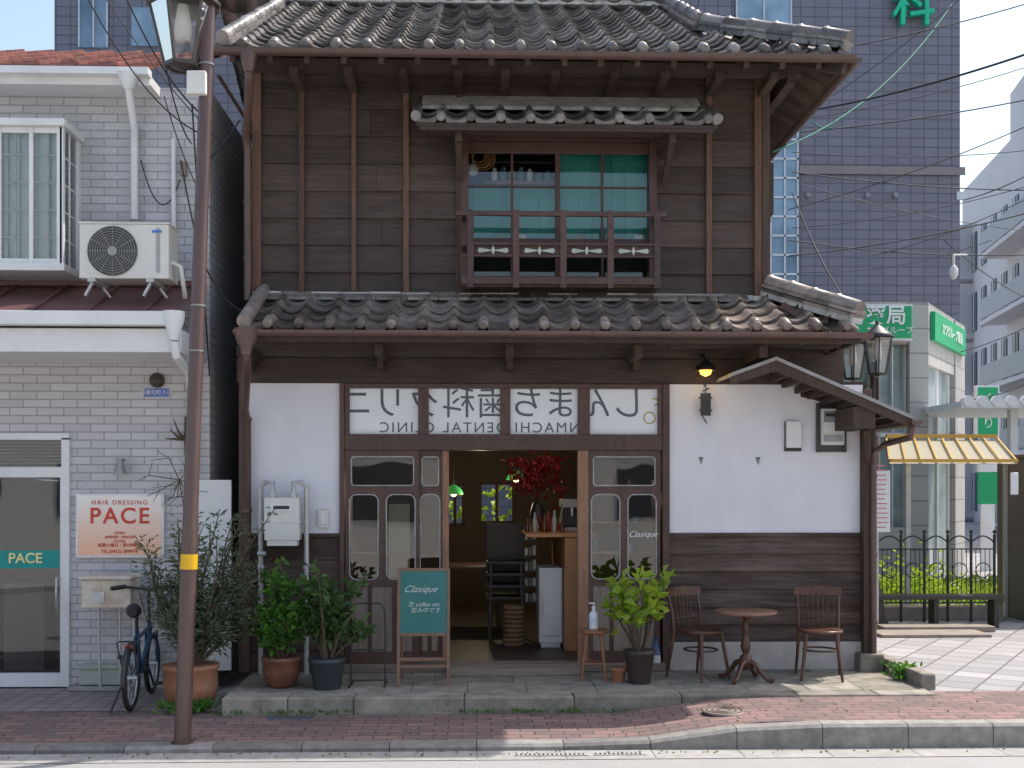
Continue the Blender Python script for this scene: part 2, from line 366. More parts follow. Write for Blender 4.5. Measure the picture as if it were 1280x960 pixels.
# ----- tiles -----
def tiles(mb,O,U,D,nrm,w,e,ncol,nrow,umin=lambda d:-9,umax=lambda d:99,mi=0,discs=True,u0=0,flip=False):
    O=Vector(O);U=Vector(U);D=Vector(D);nrm=Vector(nrm); K=10
    def prof(t):
        if t<.68: return -.030*math.sin(math.pi*t/.68)
        return .044*math.sin(math.pi*(t-.68)/.32)
    for j in range(nrow):
        for i in range(ncol):
            d0=j*e; d1=d0+e+.03; ub=u0+i*w
            lo,hi=umin(d0+e*.5),umax(d0+e*.5)
            if ub+w<lo+.02 or ub>hi-.02: continue
            jit=R.uniform(-.005,.005); tw=R.uniform(-.006,.006); vs=[]
            for (d,lift) in ((d0+R.uniform(-.006,.006),.036+jit),(d1,.006),(d0,.036+jit-(.045 if j==0 else .022))):
                for k in range(K+1):
                    t=k/K; u=min(max(ub+t*w*1.03,lo),hi)
                    vs.append(O+U*u+D*(d)+nrm*(prof(t)+lift+tw*(t-.5)))
            q=K+1
            fs=[(k,k+1,q+k+1,q+k) for k in range(K)]
            fr=[(2*q+k,2*q+k+1,k+1,k) for k in range(K)]
            rr=R.random()
            mb.add(vs,fs,mi,rr,True); mb.add(vs,fr,mi,rr*.6,False)
            if j==0 and discs:
                u=ub+w*.84
                if lo<u<hi:
                    c=O+U*u+nrm*.034
                    mb.tube([c-D*.02,c-D*.014,c+D*.12],.05,12,mi,[.03,.04,.042])
def ridge(mb,p0,p1,mi=0,mm=1,layers=2,w=.2,capr=.075,seg=.27):
    p0=Vector(p0);p1=Vector(p1); L=(p1-p0).length; d=(p1-p0)/L; a=d.cross(Vector((0,0,1))).normalized(); up=a.cross(d)
    n=max(1,round(L/seg)); s=L/n
    for k in range(n):
        a0=p0+d*(k*s+.003)+up*R.uniform(-.004,.004); a1=p0+d*((k+1)*s-.003)
        mb.beam(a0+up*.02,a1+up*.02,w*.85,.05,mm)
        for l in range(layers):
            o=up*(.058+l*.034); mb.beam(a0+o,a1+o,w*(1.1-.12*l),.026,mi)
        o=up*(.058+layers*.034)
        mb.tube([a0+o,a0+o+d*.03,a0+o+d*.035,a1+o],capr,12,mi,[capr*1.12,capr*1.12,capr,capr*.96])
rs=.55; ry=-.9; rz0=Z(64,-.9,660)
rL,rR=X(270,-.9),X(1062,-.9); sl=math.sqrt(1+rs*rs)
D=Vector((0,1,rs)).normalized(); Nn=Vector((0,-rs,1)).normalized()
run=2.8; sb=1.02
Zr=rz0+rs*run
mb=MB()
W=rR-rL; tw_=.25; ncol=int(W/tw_)+2
tiles(mb,(rL,ry,rz0),(1,0,0),D,Nn,tw_,.22,ncol,int(run*sl/.22)+1,umax=lambda d:(W-d/sl) if d/sl<sb else W-sb)
tiles(mb,(rR,ry,rz0),(0,1,0),Vector((-1,0,rs)).normalized(),Vector((rs,0,1)).normalized(),tw_,.22,26,int(sb*sl/.22)+1,umin=lambda d:d/sl)
tiles(mb,(rR-sb,ry+2*run,rz0),(-1,0,0),Vector((0,-1,rs)).normalized(),Vector((0,rs,1)).normalized(),tw_,.22,ncol-3,int(run*sl/.22)+1,discs=False)
mb.build('roof_tiles',tile,H)
mb=MB()
ridge(mb,(rL+.02,ry+run,Zr+.02),(rR-sb+.02,ry+run,Zr+.02),layers=3,w=.24)
ridge(mb,(rR-sb,ry+sb,rz0+rs*sb+.03),(rR-.02,ry+.02,rz0+.05),mm=0,layers=1,w=.17,capr=.065)
ridge(mb,(rR-sb-.02,ry+run,Zr+.02),(rR-sb-.02,ry+sb,rz0+rs*sb+.05),mm=0,layers=1,w=.15,capr=.055)
ridge(mb,(rL+.05,ry+run,Zr-.01),(rL+.05,ry+.02,rz0+.03),mm=0,layers=0,w=.14,capr=.055)
mb.build('ridge_tiles',[tile,mortar],H)
mb=MB()
def slab(mb,pts,th,mi=0):
    n=len(pts); vs=[Vector(p) for p in pts]+[Vector(p)-Vector((0,0,th)) for p in pts]
    mb.add(vs,[tuple(range(n)),tuple(range(2*n-1,n-1,-1))]+[(i,i+n,(i+1)%n+n,(i+1)%n) for i in range(n)],mi)
zz=rz0-.025
slab(mb,[(rL,ry,zz),(rR,ry,zz),(rR-sb,ry+sb,zz+rs*sb),(rR-sb,ry+run,zz+rs*run),(rL,ry+run,zz+rs*run)],.035)
slab(mb,[(rR,ry+.001,zz),(rR,ry+2*run,zz),(rR-sb,ry+2*run,zz+rs*sb),(rR-sb,ry+sb,zz+rs*sb)],.035)
slab(mb,[(rL,ry+2*run,zz),(rL,ry+run+.001,zz+rs*run),(rR-sb,ry+run+.001,zz+rs*run),(rR-sb,ry+2*run,zz)],.035)
x=rL+.12
while x<rR-.1:
    lim=min(1.2,rR-x+.0)
    mb.beam((x,ry+.05,zz-.07+rs*.05),(x,ry+lim,zz-.07+rs*lim),.045,.06,1); x+=.30
y=ry+.3
while y<4:
    lim=min(.9,y-ry)
    mb.beam((rR-.05,y,zz-.07+rs*.05),(rR-lim,y,zz-.07+rs*lim),.045,.06,1); y+=.30
mb.beam((rR-.03,ry+.03,zz-.07),(rR-1.1,ry+1.1,zz-.07+rs*1.07),.07,.1,1)
mb.box(rL+.1,rR-.25,-.42,-.33,rz0+rs*.5-.27,rz0+rs*.5-.17,1)
mb.box(rR-.38,rR-.3,-.4,4,rz0+rs*.3-.22,rz0+rs*.3-.13,1)
mb.box(rL,rL+.03,ry+.02,ry+run,zz-.2,zz-.19,1)
for px in (378,443,508,574,630,690,760,820,885,950):
    mb.box(X(px-5,0),X(px+5,0),-.5,0,rz0+rs*.5-.33,rz0+rs*.5-.27,1)
mb.add([(UL+.0,0,zT-.1),(UL,ry+run,Zr-.1),(UL,ry+2*run-.9,zT-.1)],[(0,1,2)],1)
mb.build('roof_timbers',[wood,woodv],H)
mb=MB()
def gutter(mb,p0,p1,r=.05,mi=0):
    p0=Vector(p0);p1=Vector(p1);d=(p1-p0).normalized();a=d.cross(Vector((0,0,1))).normalized()
    vs=[]
    for p in (p0,p1):
        for rr in (r,r-.006):
            for k in range(9):
                t=math.pi*k/8; vs.append(p+a*math.cos(t)*rr-Vector((0,0,1))*math.sin(t)*rr)
    fs=[]
    for o in (0,9):
        fs+=[(o+k,o+k+1,18+o+k+1,18+o+k) for k in range(8)]
    fs+=[(0,9,27,18),(8,17,35,26)]
    fs+=[tuple(range(0,9)),tuple(range(26,17,-1))]
    mb.add(vs,fs,mi,None,False)
    L=(p1-p0).length; n=int(L/.6)
    for i in range(n): 
        q=p0+d*(i+.5)*L/n; mb.tube([q+a*.055,q-Vector((0,0,.056)),q-a*.055,q-a*.055+Vector((0,0,.05))],.005,5,mi)
gutter(mb,(rL-.02,ry-.05,rz0-.03),(rR+.02,ry-.05,rz0-.03),.05)
gutter(mb,(rR+.05,ry-.03,rz0-.03),(rR+.05,4,rz0-.03),.05)
dpx=X(310,-.12)
mb.lathe([(.035,-.12),(.06,-.02),(.075,.02),(.07,.05)],X(312,-.9),-.93,rz0-.09,12)
mb.tube([(X(312,-.9),-.93,rz0-.15),(X(312,-.9),-.9,rz0-.25),(dpx,-.2,rz0-.5),(dpx,-.13,rz0-.6),(dpx,-.13,3.45)],.035,12)
for z in (4.9,4.3,3.8): mb.cyl((dpx,-.13,z),(dpx,-.13,z+.03),.042)
eL,eR=X(302,-.85),X(1076,-.85); ez=Z(411,-.85,660)
gutter(mb,(eL-.05,-.91,ez-.03),(eR+.03,-.91,ez-.03),.045)
gutter(mb,(eR+.06,-.88,ez-.03),(eR+.06,3,ez-.03),.045)
hx=X(309,-.9)
mb.lathe([(.04,-.16),(.05,-.1),(.085,-.04),(.095,.03),(.1,.05)],hx,-.93,ez-.07,10)
hx2=X(309,-.1)
mb.tube([(hx,-.93,ez-.2),(hx,-.9,ez-.3),(hx2,-.2,ez-.62),(hx2,-.1,ez-.72),(hx2,-.1,.2)],.035,12)
for z in (2.4,1.6,.8): mb.cyl((hx2,-.1,z),(hx2,-.1,z+.03),.042)
mb.build('gutters_and_downpipes',bronze,H)
# ----- lower pent roof -----
pr_top=Z(373,0,650); ps=(pr_top-ez)/.85; psl=math.sqrt(1+ps*ps)
D2=Vector((0,1,ps)).normalized();N2=Vector((0,-ps,1)).normalized(); W2=eR-eL
rr2=eR-UR
mb=MB()
tiles(mb,(eL,-.85,ez),(1,0,0),D2,N2,tw_,.232,int(W2/tw_)+2,4,umax=lambda d:W2-d/psl*(rr2/.85))
ps3=(pr_top-ez)/rr2; s3=math.sqrt(1+ps3*ps3)
tiles(mb,(eR,-.85,ez),(0,1,0),Vector((-1,0,ps3)).normalized(),Vector((ps3,0,1)).normalized(),tw_,.232,14,4,umin=lambda d:d/s3*(.85/rr2))
mb.build('pent_roof_tiles',tile_b,H)
mb=MB()
ridge(mb,(UR-.02,-.0,pr_top+.03),(eR-.03,-.83,ez+.06),layers=2,w=.18,capr=.065)
x=UL
while x<UR-.1:
    mb.box(x+.002,x+.26,-.07,-.03,pr_top-.02,pr_top+.03+R.uniform(-.012,.012),1); x+=.262
x=UL
while x<UR-.2:
    mb.extx([(-.15,pr_top-.02),(-.03,pr_top+.05),(-.03,pr_top+.02),(-.15,pr_top-.045)],x+.004,x+.27,0); x+=.275
mb.tube([(eL+.02,-.86,ez+.05),(eL+.02,0,pr_top+.06)],.06,12,0)
mb.build('pent_ridge_tiles',[tile_b,mortar],H)
mb=MB()
slab(mb,[(eL,-.85,ez-.02),(eR,-.85,ez-.02),(UR,0,pr_top-.02),(eL,0,pr_top-.02)],.035)
slab(mb,[(eR,-.849,ez-.02),(eR,3,ez-.02),(UR,3,pr_top-.02),(UR,0,pr_top-.02)],.035)
mb.box(eL,eR,-.86,-.82,ez-.11,ez-.055,1)
mb.box(eR-.04,eR-.002,-.82,3,ez-.11,ez-.055,1)
x=eL+.1
while x<eR-.1:
    mb.beam((x,-.82,ez-.09),(x,0,ez-.09+ps*.8),.045,.055,1); x+=.3
y=-.5
while y<3: 
    mb.beam((eR-.05,y,ez-.09),(UR,y,ez-.09+ps3*rr2*.9),.045,.055,1); y+=.3
mb.box(eL+.05,eR-.1,-.5,-.42,ez-.1,ez-.02,1)
for px in (308,475,637,796,950): 
    mb.box(X(px-5,-.5),X(px+5,-.5),-.62,0,ez-.2,ez-.1,1)
    mb.box(X(px-4,-.3),X(px+4,-.3),-.3,0,ez-.27,ez-.2,1)
mb.build('pent_roof_timbers',[wood,woodv],H)
# ----- ground floor facade -----
zb0=Z(480); zb1=Z(412)
dL,dR=X(428,0),X(830,0)
mb=MB()
mb.box(FL,FR-.25,-.03,.1,zb0,zb1+.12,0)
mb.box(FL-.02,X(985,0),-.05,-.031,Z(447),Z(423),0)
mb.box(FL-.02,X(985,0),-.045,-.031,Z(479),Z(449),0)
mb.build('beam_wall',wood,H,bevel=.003)
mb=MB()
wl0,wl1=X(308,0),X(425,0); wr0,wr1=X(836,0),X(1078,0)
zp=Z(668)
mb.box(wl0,wl1,-.01,.1,zp,zb0,0)
mb.box(wr0,wr1,-.01,.1,zp,zb0,0)
mb.box(FR-.26,FR,-.005,.1,zb0,2.75,1)
mb.build('plaster_walls',[plaster,wood],H)
mb=MB()
zcb=Z(803); 
siding(mb,wl0,wl1,pz,zp-.02,.2,0,False); siding(mb,wr0,FR-.02,zcb,zp-.02,.165,0,True)
mb.box(wl0,wl1,.021,.1,pz,zp); mb.box(wr0,FR,.021,.1,pz,zp)
mb.box(wl0,wl1,-.03,.02,zp-.02,zp+.012); mb.box(wr0,wr1,-.03,.02,zp-.02,zp+.012)
mb.build('lower_siding',woodl,H)
mb=MB(); mb.box(wr0,FR-.02,-.045,.02,pz,zcb); mb.build('foundation',basecon,H,bevel=.006)
mb=MB()
mb.box(FL,wl0,-.05,.1,pz,zb1); mb.box(wl1,dL+.02,-.05,.1,pz,zb0)
mb.box(dR-.02,wr0,-.05,.1,pz,zb0); mb.box(wr1,FR,-.05,.1,pz,2.7)
mb.build('posts',frame,H,bevel=.004)
tz0,tz1=Z(543),Z(486)
mb=MB()
zh0,zh1=Z(563),Z(543)
mb.box(dL+.021,dR-.021,-.045,.09,zh0,zh1+.0)
mb.box(dL+.021,dR-.021,-.04,.09,tz1,zb0-.001)
pan=[(437,523),(536,625),(638,722),(737,822)]
prev=dL+.021
for i,(a,b) in enumerate(pan):
    mb.box(prev,X(a),-.035,.08,tz0,tz1); prev=X(b)
mb.box(prev,dR-.021,-.035,.08,tz0,tz1)
mb.build('transom_frame',frame,H,bevel=.004)
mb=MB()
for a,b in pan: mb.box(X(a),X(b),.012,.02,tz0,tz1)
mb.build('transom_sign_reflection',film,H)  # opaque panes standing in for the street sign reflected in the glass
text('reflected_lettering','しんまち歯科クリニ',.30,(X(616),.009,Z(506)),sign_dark,H,sx=-1,sp=1.04,ex=.0015)  # mirrored text: the sign's reflection modelled as letters on the panes
text('reflected_lettering_small','NMACHI DENTAL CLINIC',.13,(X(600),.009,Z(535)),sign_dark,H,sx=-1,sp=1.25,ex=.0015)  # second line of the same modelled reflection
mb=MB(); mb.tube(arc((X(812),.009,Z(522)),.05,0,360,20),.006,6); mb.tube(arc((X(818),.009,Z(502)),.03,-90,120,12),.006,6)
mb.build('reflected_logo_ring',M('reflected_gold',(.6,.4,.12),None,.4),H)  # logo of the reflected sign, modelled as solid rings
def leafdoor(x0,x1,y,cols,name,topr=(570,608),lowr=(617,725)):
    mb=MB(); g=MB(); zt0,zt1=Z(topr[1]),Z(topr[0]); zl0,zl1=Z(lowr[1]),Z(lowr[0])
    zbot=Z(828)+.0; ztop=zh0-.001; w=x1-x0
    y1=y+.035
    zm=(zt0+zl1)/2
    mb.rring(x0,x1,zm,ztop,x0+.045,x1-.04,zt0,zt1,.035,y,y1,0)
    e=[x0+(x1-x0)*i/cols for i in range(cols+1)]
    for a,b in zip(e,e[1:]):
        mb.rring(a,b,zl0-.05,zm,a+.028,b-.028,zl0,zl1,.07,y,y1,0)
    g.add([(x0+.02,y+.018,zl0-.04),(x1-.02,y+.018,zl0-.04),(x1-.02,y+.018,ztop-.01),(x0+.02,y+.018,ztop-.01)],[(0,1,2,3)])
    mb.box(x0,x0+.05,y,y1,zbot,zl0-.05); mb.box(x1-.05,x1,y,y1,zbot,zl0-.05); mb.box(x0+.05,x1-.05,y,y1,zbot,zbot+.1)
    mb.box(x0+.05,x1-.05,y+.012,y1-.006,zbot+.1,zl0-.05,1)
    for i in range(1,cols+1):
        xx=x0+(x1-x0)*i/(cols+1); mb.box(xx-.018,xx+.018,y+.004,y1-.007,zbot+.1,zl0-.05)
    mb.build(name,[frame,M(name+'_panel',(.30,.24,.19),(.17,.13,.10),.7,5,(6,6,.6),.2)],H,bevel=.004)
    p=MB()
    for (a,b,c,d,rd) in [(x0+.045,x1-.04,zt0,zt1,.035)]+[(a+.028,b-.028,zl0,zl1,.07) for a,b in zip(e,e[1:])]:
        path=[]
        for cx,cz,an in ((b-rd,d-rd,0),(a+rd,d-rd,90),(a+rd,c+rd,180),(b-rd,c+rd,270)):
            path+=[(cx+(rd-.008)*math.cos(math.radians(an+15*i)),y+.006,cz+(rd-.008)*math.sin(math.radians(an+15*i))) for i in range(7)]
        path.append(path[0]); p.tube(path,.006,6,0,caps=False)
    p.build(name+'_glazing_bead',M('glazing_bead',(.55,.55,.54),(.3,.28,.26),.6,20),H)
    g.build(name+'_glass',glass2,H)
leafdoor(X(432),X(524),-.02,2,'sliding_door_outer')
leafdoor(X(520,.03),X(555,.03),.03,1,'sliding_door_inner')
leafdoor(X(734),X(825),-.02,2,'sliding_door_right')
mb=MB(); mb.box(X(722),X(735),-.03,.06,Z(828),zh0)
mb.box(X(553),X(561),.0,.07,Z(828),zh0)
mb.build('door_jamb',M('jamb',(.34,.18,.10),(.2,.1,.06),.6,6,(6,6,1)),H,bevel=.003)
text('door_lettering','Clasique',.075,(X(803),-.028,Z(668)),whites,H,shear=.3)
mb=MB(); zst=Z(828); mb.box(dL,dR,-.1,.12,pz,zst,0); mb.box(X(560),X(725),-.3,-.1,pz,pz+.06,0)
mb.build('threshold_step',M('worn_wood_step',(.30,.235,.19),(.16,.125,.10),.8,5,(.6,4,5),.4,.3),H,bevel=.008)
# interior
fz=zst-.01
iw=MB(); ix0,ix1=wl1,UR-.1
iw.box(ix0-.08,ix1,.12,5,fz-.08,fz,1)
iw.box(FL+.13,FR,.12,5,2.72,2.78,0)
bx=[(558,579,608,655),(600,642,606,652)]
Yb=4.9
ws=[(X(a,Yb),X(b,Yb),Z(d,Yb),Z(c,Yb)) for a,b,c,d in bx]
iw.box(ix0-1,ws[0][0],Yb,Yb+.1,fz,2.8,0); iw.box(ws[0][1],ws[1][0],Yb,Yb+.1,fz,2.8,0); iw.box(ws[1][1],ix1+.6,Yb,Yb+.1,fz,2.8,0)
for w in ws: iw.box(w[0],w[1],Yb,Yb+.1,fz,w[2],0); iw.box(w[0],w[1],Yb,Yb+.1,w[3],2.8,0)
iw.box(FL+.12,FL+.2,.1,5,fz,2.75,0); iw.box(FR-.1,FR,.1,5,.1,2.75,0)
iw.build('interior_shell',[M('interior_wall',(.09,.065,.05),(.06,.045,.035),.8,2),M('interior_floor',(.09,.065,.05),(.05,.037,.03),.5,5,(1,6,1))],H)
iw=MB()
for w in ws:
    for x in (w[0],(w[0]+w[1])/2,w[1]): iw.box(x-.02,x+.02,Yb-.02,Yb+.05,w[2],w[3])
    iw.box(w[0]-.03,w[1]+.03,Yb-.02,Yb+.05,w[2]-.03,w[2]+.01); iw.box(w[0]-.03,w[1]+.03,Yb-.02,Yb+.05,w[3],w[3]+.03)
iw.build('back_window_frames',woodv,H)
iw=MB()
for (a,b,sh_) in ((436,520,(690,)),(738,820,(612,652,690))):
    xa,xb=X(a,.4),X(b,.4)
    for py in sh_:
        z=Z(py,.4)
        iw.box(xa,xb,.38,.6,z-.012,z,0)
        x=xa+.05
        while x<xb-.04:
            h=R.uniform(.04,.12); rr_=R.uniform(.02,.05)
            if R.random()<.6: iw.lathe([(rr_*.8,0),(rr_,h*.5),(rr_*.7,h*.85),(rr_*.75,h)],x,.46+R.uniform(-.03,.05),z,10,R.choice([1,2,3,3]))
            x+=rr_+R.uniform(.05,.12)
    for x in (xa,xb): iw.box(x-.012,x+.012,.38,.6,fz,Z(600,.4),0)
# pale folded cloth / menu boards behind the left leaf
iw.box(X(486,.3),X(512,.3),.3,.32,Z(722,.3),Z(630,.3),4)
iw.build('display_shelf',[lightw,offw,M('jar_blue',(.12,.2,.24),None,.3),M('jar_brown',(.2,.10,.05),None,.3),M('beige_cloth',(.45,.36,.26),(.33,.26,.18),.9,5)],H)
# window upstairs
mb=MB(); y=.02
mb.box(wx0-.03,wx0+.04,-.06,.08,wzB,wzT); mb.box(wx1-.04,wx1+.03,-.06,.08,wzB,wzT)
mb.box(wx0-.06,wx1+.06,-.075,.08,wzT,wzT+.07); mb.box(wx0+.04,wx1-.04,-.05,.08,wzB,wzB+.04)
for px,w in ((640,3),(697,6),(753,3)): mb.box(X(px-w/2),X(px+w/2),.0,.04,wzB+.04,wzT)
for py in (233,): mb.box(wx0+.04,wx1-.04,.005,.035,Z(py+1),Z(py-1))
mb.box(wx0+.04,wx1-.04,-.005,.045,Z(191),wzT)
mb.box(wx0+.04,wx1-.04,-.005,.045,Z(304),Z(298))
mb.build('upper_window_frame',frame,H,bevel=.003)
mb=MB(); mb.add([(wx0,.02,wzB),(wx1,.02,wzB),(wx1,.02,wzT),(wx0,.02,wzT)],[(0,1,2,3)]); mb.build('upper_window_glass',GLASS('upper_glass',(.85,.92,.9),.07),H)
mb=MB()
x=wx0+.02
while x<wx1-.03:
    x2=min(x+.06,wx1-.02); j=.012*math.sin(x*40); lft=x<wx0+.84
    mb.box(x,x2-.001,.13+j,.14+j,Z(305),Z(230) if lft else Z(186),0); x=x2
mb.box(wx0,wx1,.17,.2,wzB,Z(312),1)
mb.build('window_panels',[teal,darkv],H)
mb=MB()
for k in range(9):
    mb.box(wx0+.1+k*.18,wx0+.2+k*.18,.09,.11,Z(300),Z(300)+.03+.02*(k%3),k%2)
c=(X(590,.2),.2,Z(213,.2)); mb.lathe([(0,-.06),(.045,-.04),(.06,0),(.045,.04),(0,.06)],c[0],c[1],c[2],16,0)
for k in range(6): mb.tube(arc((X(598,.15)+.01*k,.15+.01*k,Z(196,.15)+R.uniform(-.02,.02)),.06+.008*k,0,360,20),.005,5,2,caps=False)
for k in range(7): 
    x=X(618+11*k,.35); h=R.uniform(.07,.14); mb.lathe([(.02,0),(.03,h*.4),(.025,h*.8),(.012,h)],x,.35,Z(230,.35)+.02,10,R.choice([0,1,3]))
mb.box(X(605,.3),X(695,.3),.3,.45,Z(230,.3),Z(228,.3)+.015,1)
mb.build('window_sill_items',[offw,M('cloth',(.35,.2,.15),None,.8),M('orange_rope',(.6,.25,.08),None,.7),M('blue_grey_jar',(.12,.2,.25),None,.3)],H)
mb=MB(); yr=-.3
rx0,rx1=X(577,yr),X(826,yr)
for py,h in ((267,6),(305,4),(320,3),(351,9)):
    mb.box(rx0-(.05 if py==267 else 0),rx1+(.05 if py==267 else 0),yr-.02,yr+.02,Z(py+h/2,yr),Z(py-h/2,yr))
for px in (588,645,704,763,821):
    mb.box(X(px-4,yr),X(px+4,yr),yr-.026,yr+.026,Z(360,yr),Z(263,yr))
mb.box(rx0,rx1,yr+.02,-.06,Z(358,yr),Z(350,yr))
for x in (rx0+.02,rx1-.02):
    for py in (267,305,351): mb.box(x-.02,x+.02,yr+.02,-.02,Z(py+3,yr),Z(py-3,yr))
mb.build('balcony_railing',frame,H,bevel=.004)
mb=MB()
posts=[588,645,704,763,821]
for a,b in zip(posts,posts[1:]):
    c=X((a+b)/2,yr); z=Z(313,yr); 
    for sgn in (-1,1):
        mb.extr([(c+sgn*.02,z-.004),(c+sgn*.12,z-.022),(c+sgn*.135,z),(c+sgn*.12,z+.022),(c+sgn*.02,z+.004)],yr-.002,yr+.005)
    mb.extr([(c-.018,z),(c,z-.045),(c+.018,z),(c,z+.045)],yr-.004,yr+.005,0)
mb.build('railing_ornament',M('faded_ornament',(.5,.52,.46),(.36,.38,.33),.6,9),H)
mb=MB()
for a,b in zip(posts,posts[1:]): mb.box(X(a+4,yr),X(b-4,yr),yr+.006,yr+.014,Z(320,yr),Z(306,yr))
mb.build('railing_panels',woodv,H)
# window awning
ax0,ax1=X(520,-.6),X(897,-.6); az=Z(152,-.6,705); at_=Z(136,0,705); aS=(at_-az)/.6
mb=MB(); tiles(mb,(ax0,-.6,az),(1,0,0),Vector((0,1,aS)).normalized(),Vector((0,-aS,1)).normalized(),.25,.3,int((ax1-ax0)/.25)+1,2,umax=lambda d:ax1-ax0)
mb.tube([(ax0,-.62,az+.03),(ax0,0,at_+.03)],.045,10); mb.tube([(ax1,-.62,az+.03),(ax1,0,at_+.03)],.045,10)
mb.build('awning_tiles',tile,H)
mb=MB(); x=ax0+.03
while x<ax1-.1:
    mb.extx([(-.24,at_-aS*.24+.06),(-.02,at_+.1),(-.02,at_-.02),(-.24,at_-aS*.24+.03)],x,min(x+.248,ax1-.06)); x+=.25
mb.build('awning_flashing',mortar,H)
mb=MB(); slab(mb,[(ax0,-.6,az-.02),(ax1,-.6,az-.02),(ax1,0,at_-.02),(ax0,0,at_-.02)],.03)
mb.box(ax0+.03,ax1-.03,-.6,-.57,az-.08,az-.05)
mb.box(ax0+.1,ax1-.1,-.42,-.35,az-.05,az+.03)
for px in (574,829): mb.box(X(px-4),X(px+4),-.5,0,az-.14,az-.05); mb.beam((X(px),-.05,az-.35),(X(px),-.42,az-.12),.05,.05)
x=ax0+.12
while x<ax1: mb.beam((x,-.58,az-.055),(x,-.02,az-.055+aS*.55),.035,.04); x+=.27
mb.build('awning_timbers',woodv,H,bevel=.003)
# ----- right gable hood -----
yh=-.62
def hp(px,py): return (X(px,yh),Z(py,yh,px))
pk=hp(970,446); lf=hp(914,466); rt=hp(1141,520)
mb=MB()
def off(p,d): return (p[0],p[1]-d)
mb.extr([lf,off(lf,.03),off(pk,.03),pk],yh-.02,2.5,0); mb.extr([pk,off(pk,.03),off(rt,.03),rt],yh-.02,2.5,0)
mb.extr([off(lf,.032),off(lf,.10),off(pk,.12),off(pk,.032)],yh,yh+.03,1); mb.extr([off(pk,.032),off(pk,.12),off(rt,.10),off(rt,.032)],yh,yh+.03,1)
mb.build('gable_hood_roof',[M('hood_sheet',(.36,.34,.33),(.25,.24,.23),.4,4,stain=.4,stainc=(.12,.09,.08)),woodv],H)
mb=MB()
mb.box(X(1068,yh),X(1096,yh),yh+.03,.0,Z(535,yh,1080),Z(508,yh,1080))
mb.box(X(1079,-.1),X(1092,-.1),-.12,0,.2,Z(535,-.1))
mb.beam((X(1083,yh+.1),yh+.1,Z(535,yh)),(X(1083,0),-.05,2.0),.05,.05)
for i in range(9):
    t=.1+i*.1; px_=pk[0]+(rt[0]-pk[0])*t; pz_=pk[1]+(rt[1]-pk[1])*t-.06
    mb.box(px_-.02,px_+.02,yh+.06,0,pz_-.05,pz_+.01)
mb.extr([(X(1000),2.63),(FR,2.48),(FR,Z(500)),(X(1000),Z(480)+.0)],-.02,-.012)
mb.build('gable_hood_timbers',woodv,H,bevel=.003)
mb=MB()
gutter(mb,(rt[0]+.02,yh-.05,rt[1]-.04),(rt[0]+.02,2.4,rt[1]-.04),.05)
cx=X(1090,-.1)
mb.tube([(rt[0]+.02,yh+.05,rt[1]-.08),(rt[0]+.0,yh+.06,rt[1]-.18),(cx+.1,-.15,rt[1]-.22),(cx,-.14,rt[1]-.3),(cx,-.14,pz)],.028,10)
for z in (1.9,1.2,.6): mb.cyl((cx,-.14,z),(cx,-.14,z+.03),.035)
mb.build('hood_gutter',bronze,H)
mb=MB(); mb.box(UR,UR+.06,.0,.4,Z(265),Z(200)); mb.box(UR,UR+.14,.4,1.3,Z(262),Z(180)); mb.build('side_window_shutter',woodv,H,bevel=.004)
# ================= interior furniture =================
ct=MB(); Yc=.75
cz=Z(667,Yc)
ct.box(X(706,Yc),X(728,Yc),Yc,2.6,fz,cz-.04,0); ct.box(X(655,Yc+.3),X(745,Yc),Yc-.03,2.7,cz-.035,cz,0)
ct.build('cafe_counter',lightw,bevel=.005)
ct=MB(); ct.box(X(674,.95),X(703,.95),.95,1.5,fz+.05,Z(710,.95),0); ct.box(X(676,.95),X(701,.95),.935,.949,fz+.12,Z(714,.95),0); ct.box(X(676,.95),X(679,.95),.92,.934,fz+.3,fz+.6,1)
ct.box(X(676,.95),X(701,.95),.96,1.45,fz,fz+.05,1); ct.build('small_refrigerator',[white,alum],bevel=.01)
sh=MB(); 
for k in range(5):
    z=cz-.1-.16*k; sh.box(X(655,1.6),X(672,1.6),1.6,2.0,z-.015,z,0)
    for q in range(3): sh.box(X(656+5*q,1.6),X(660+5*q,1.6),1.62,1.8,z,z+.06+.05*R.random(),1+q%2)
sh.build('storage_rack',[black,offw,M('carton',(.35,.3,.25),None,.7)])
cm=MB(); z=cz; a=X(702,1.2); cm.box(a,a+.3,1.1,1.5,z,z+.05,1); cm.box(a+.02,a+.28,1.25,1.5,z+.05,z+.30,0); cm.box(a,a+.3,1.08,1.5,z+.24,z+.33,1); cm.cyl((a+.1,1.13,z+.16),(a+.1,1.13,z+.24),.03,mi=1); cm.cyl((a+.2,1.13,z+.16),(a+.2,1.13,z+.24),.03,mi=1)
cm.build('espresso_machine',[black,M('dark_metal',(.3,.3,.3),None,.25,metal=.7)],bevel=.006)
cm=MB()
for i in range(16):
    a=X(658+3.0*i,1.3); h=.08+.14*R.random(); yy=1.0+.5*R.random()
    cm.lathe([(.022,0),(.026,h*.6),(.012,h*.75),(.012,h)],a,yy,cz,10,R.choice([0,1,2,0]))
cm.build('bottles',[M('brown_glass',(.1,.04,.01),None,.1),M('clear_bottle',(.4,.42,.4),None,.1),M('label_red',(.3,.03,.02),None,.4)])
vs=MB(); vx,vy=X(672,1.7),1.7
vs.lathe([(.06,0),(.09,.1),(.07,.22),(.05,.28)],vx,vy,cz,14,0)
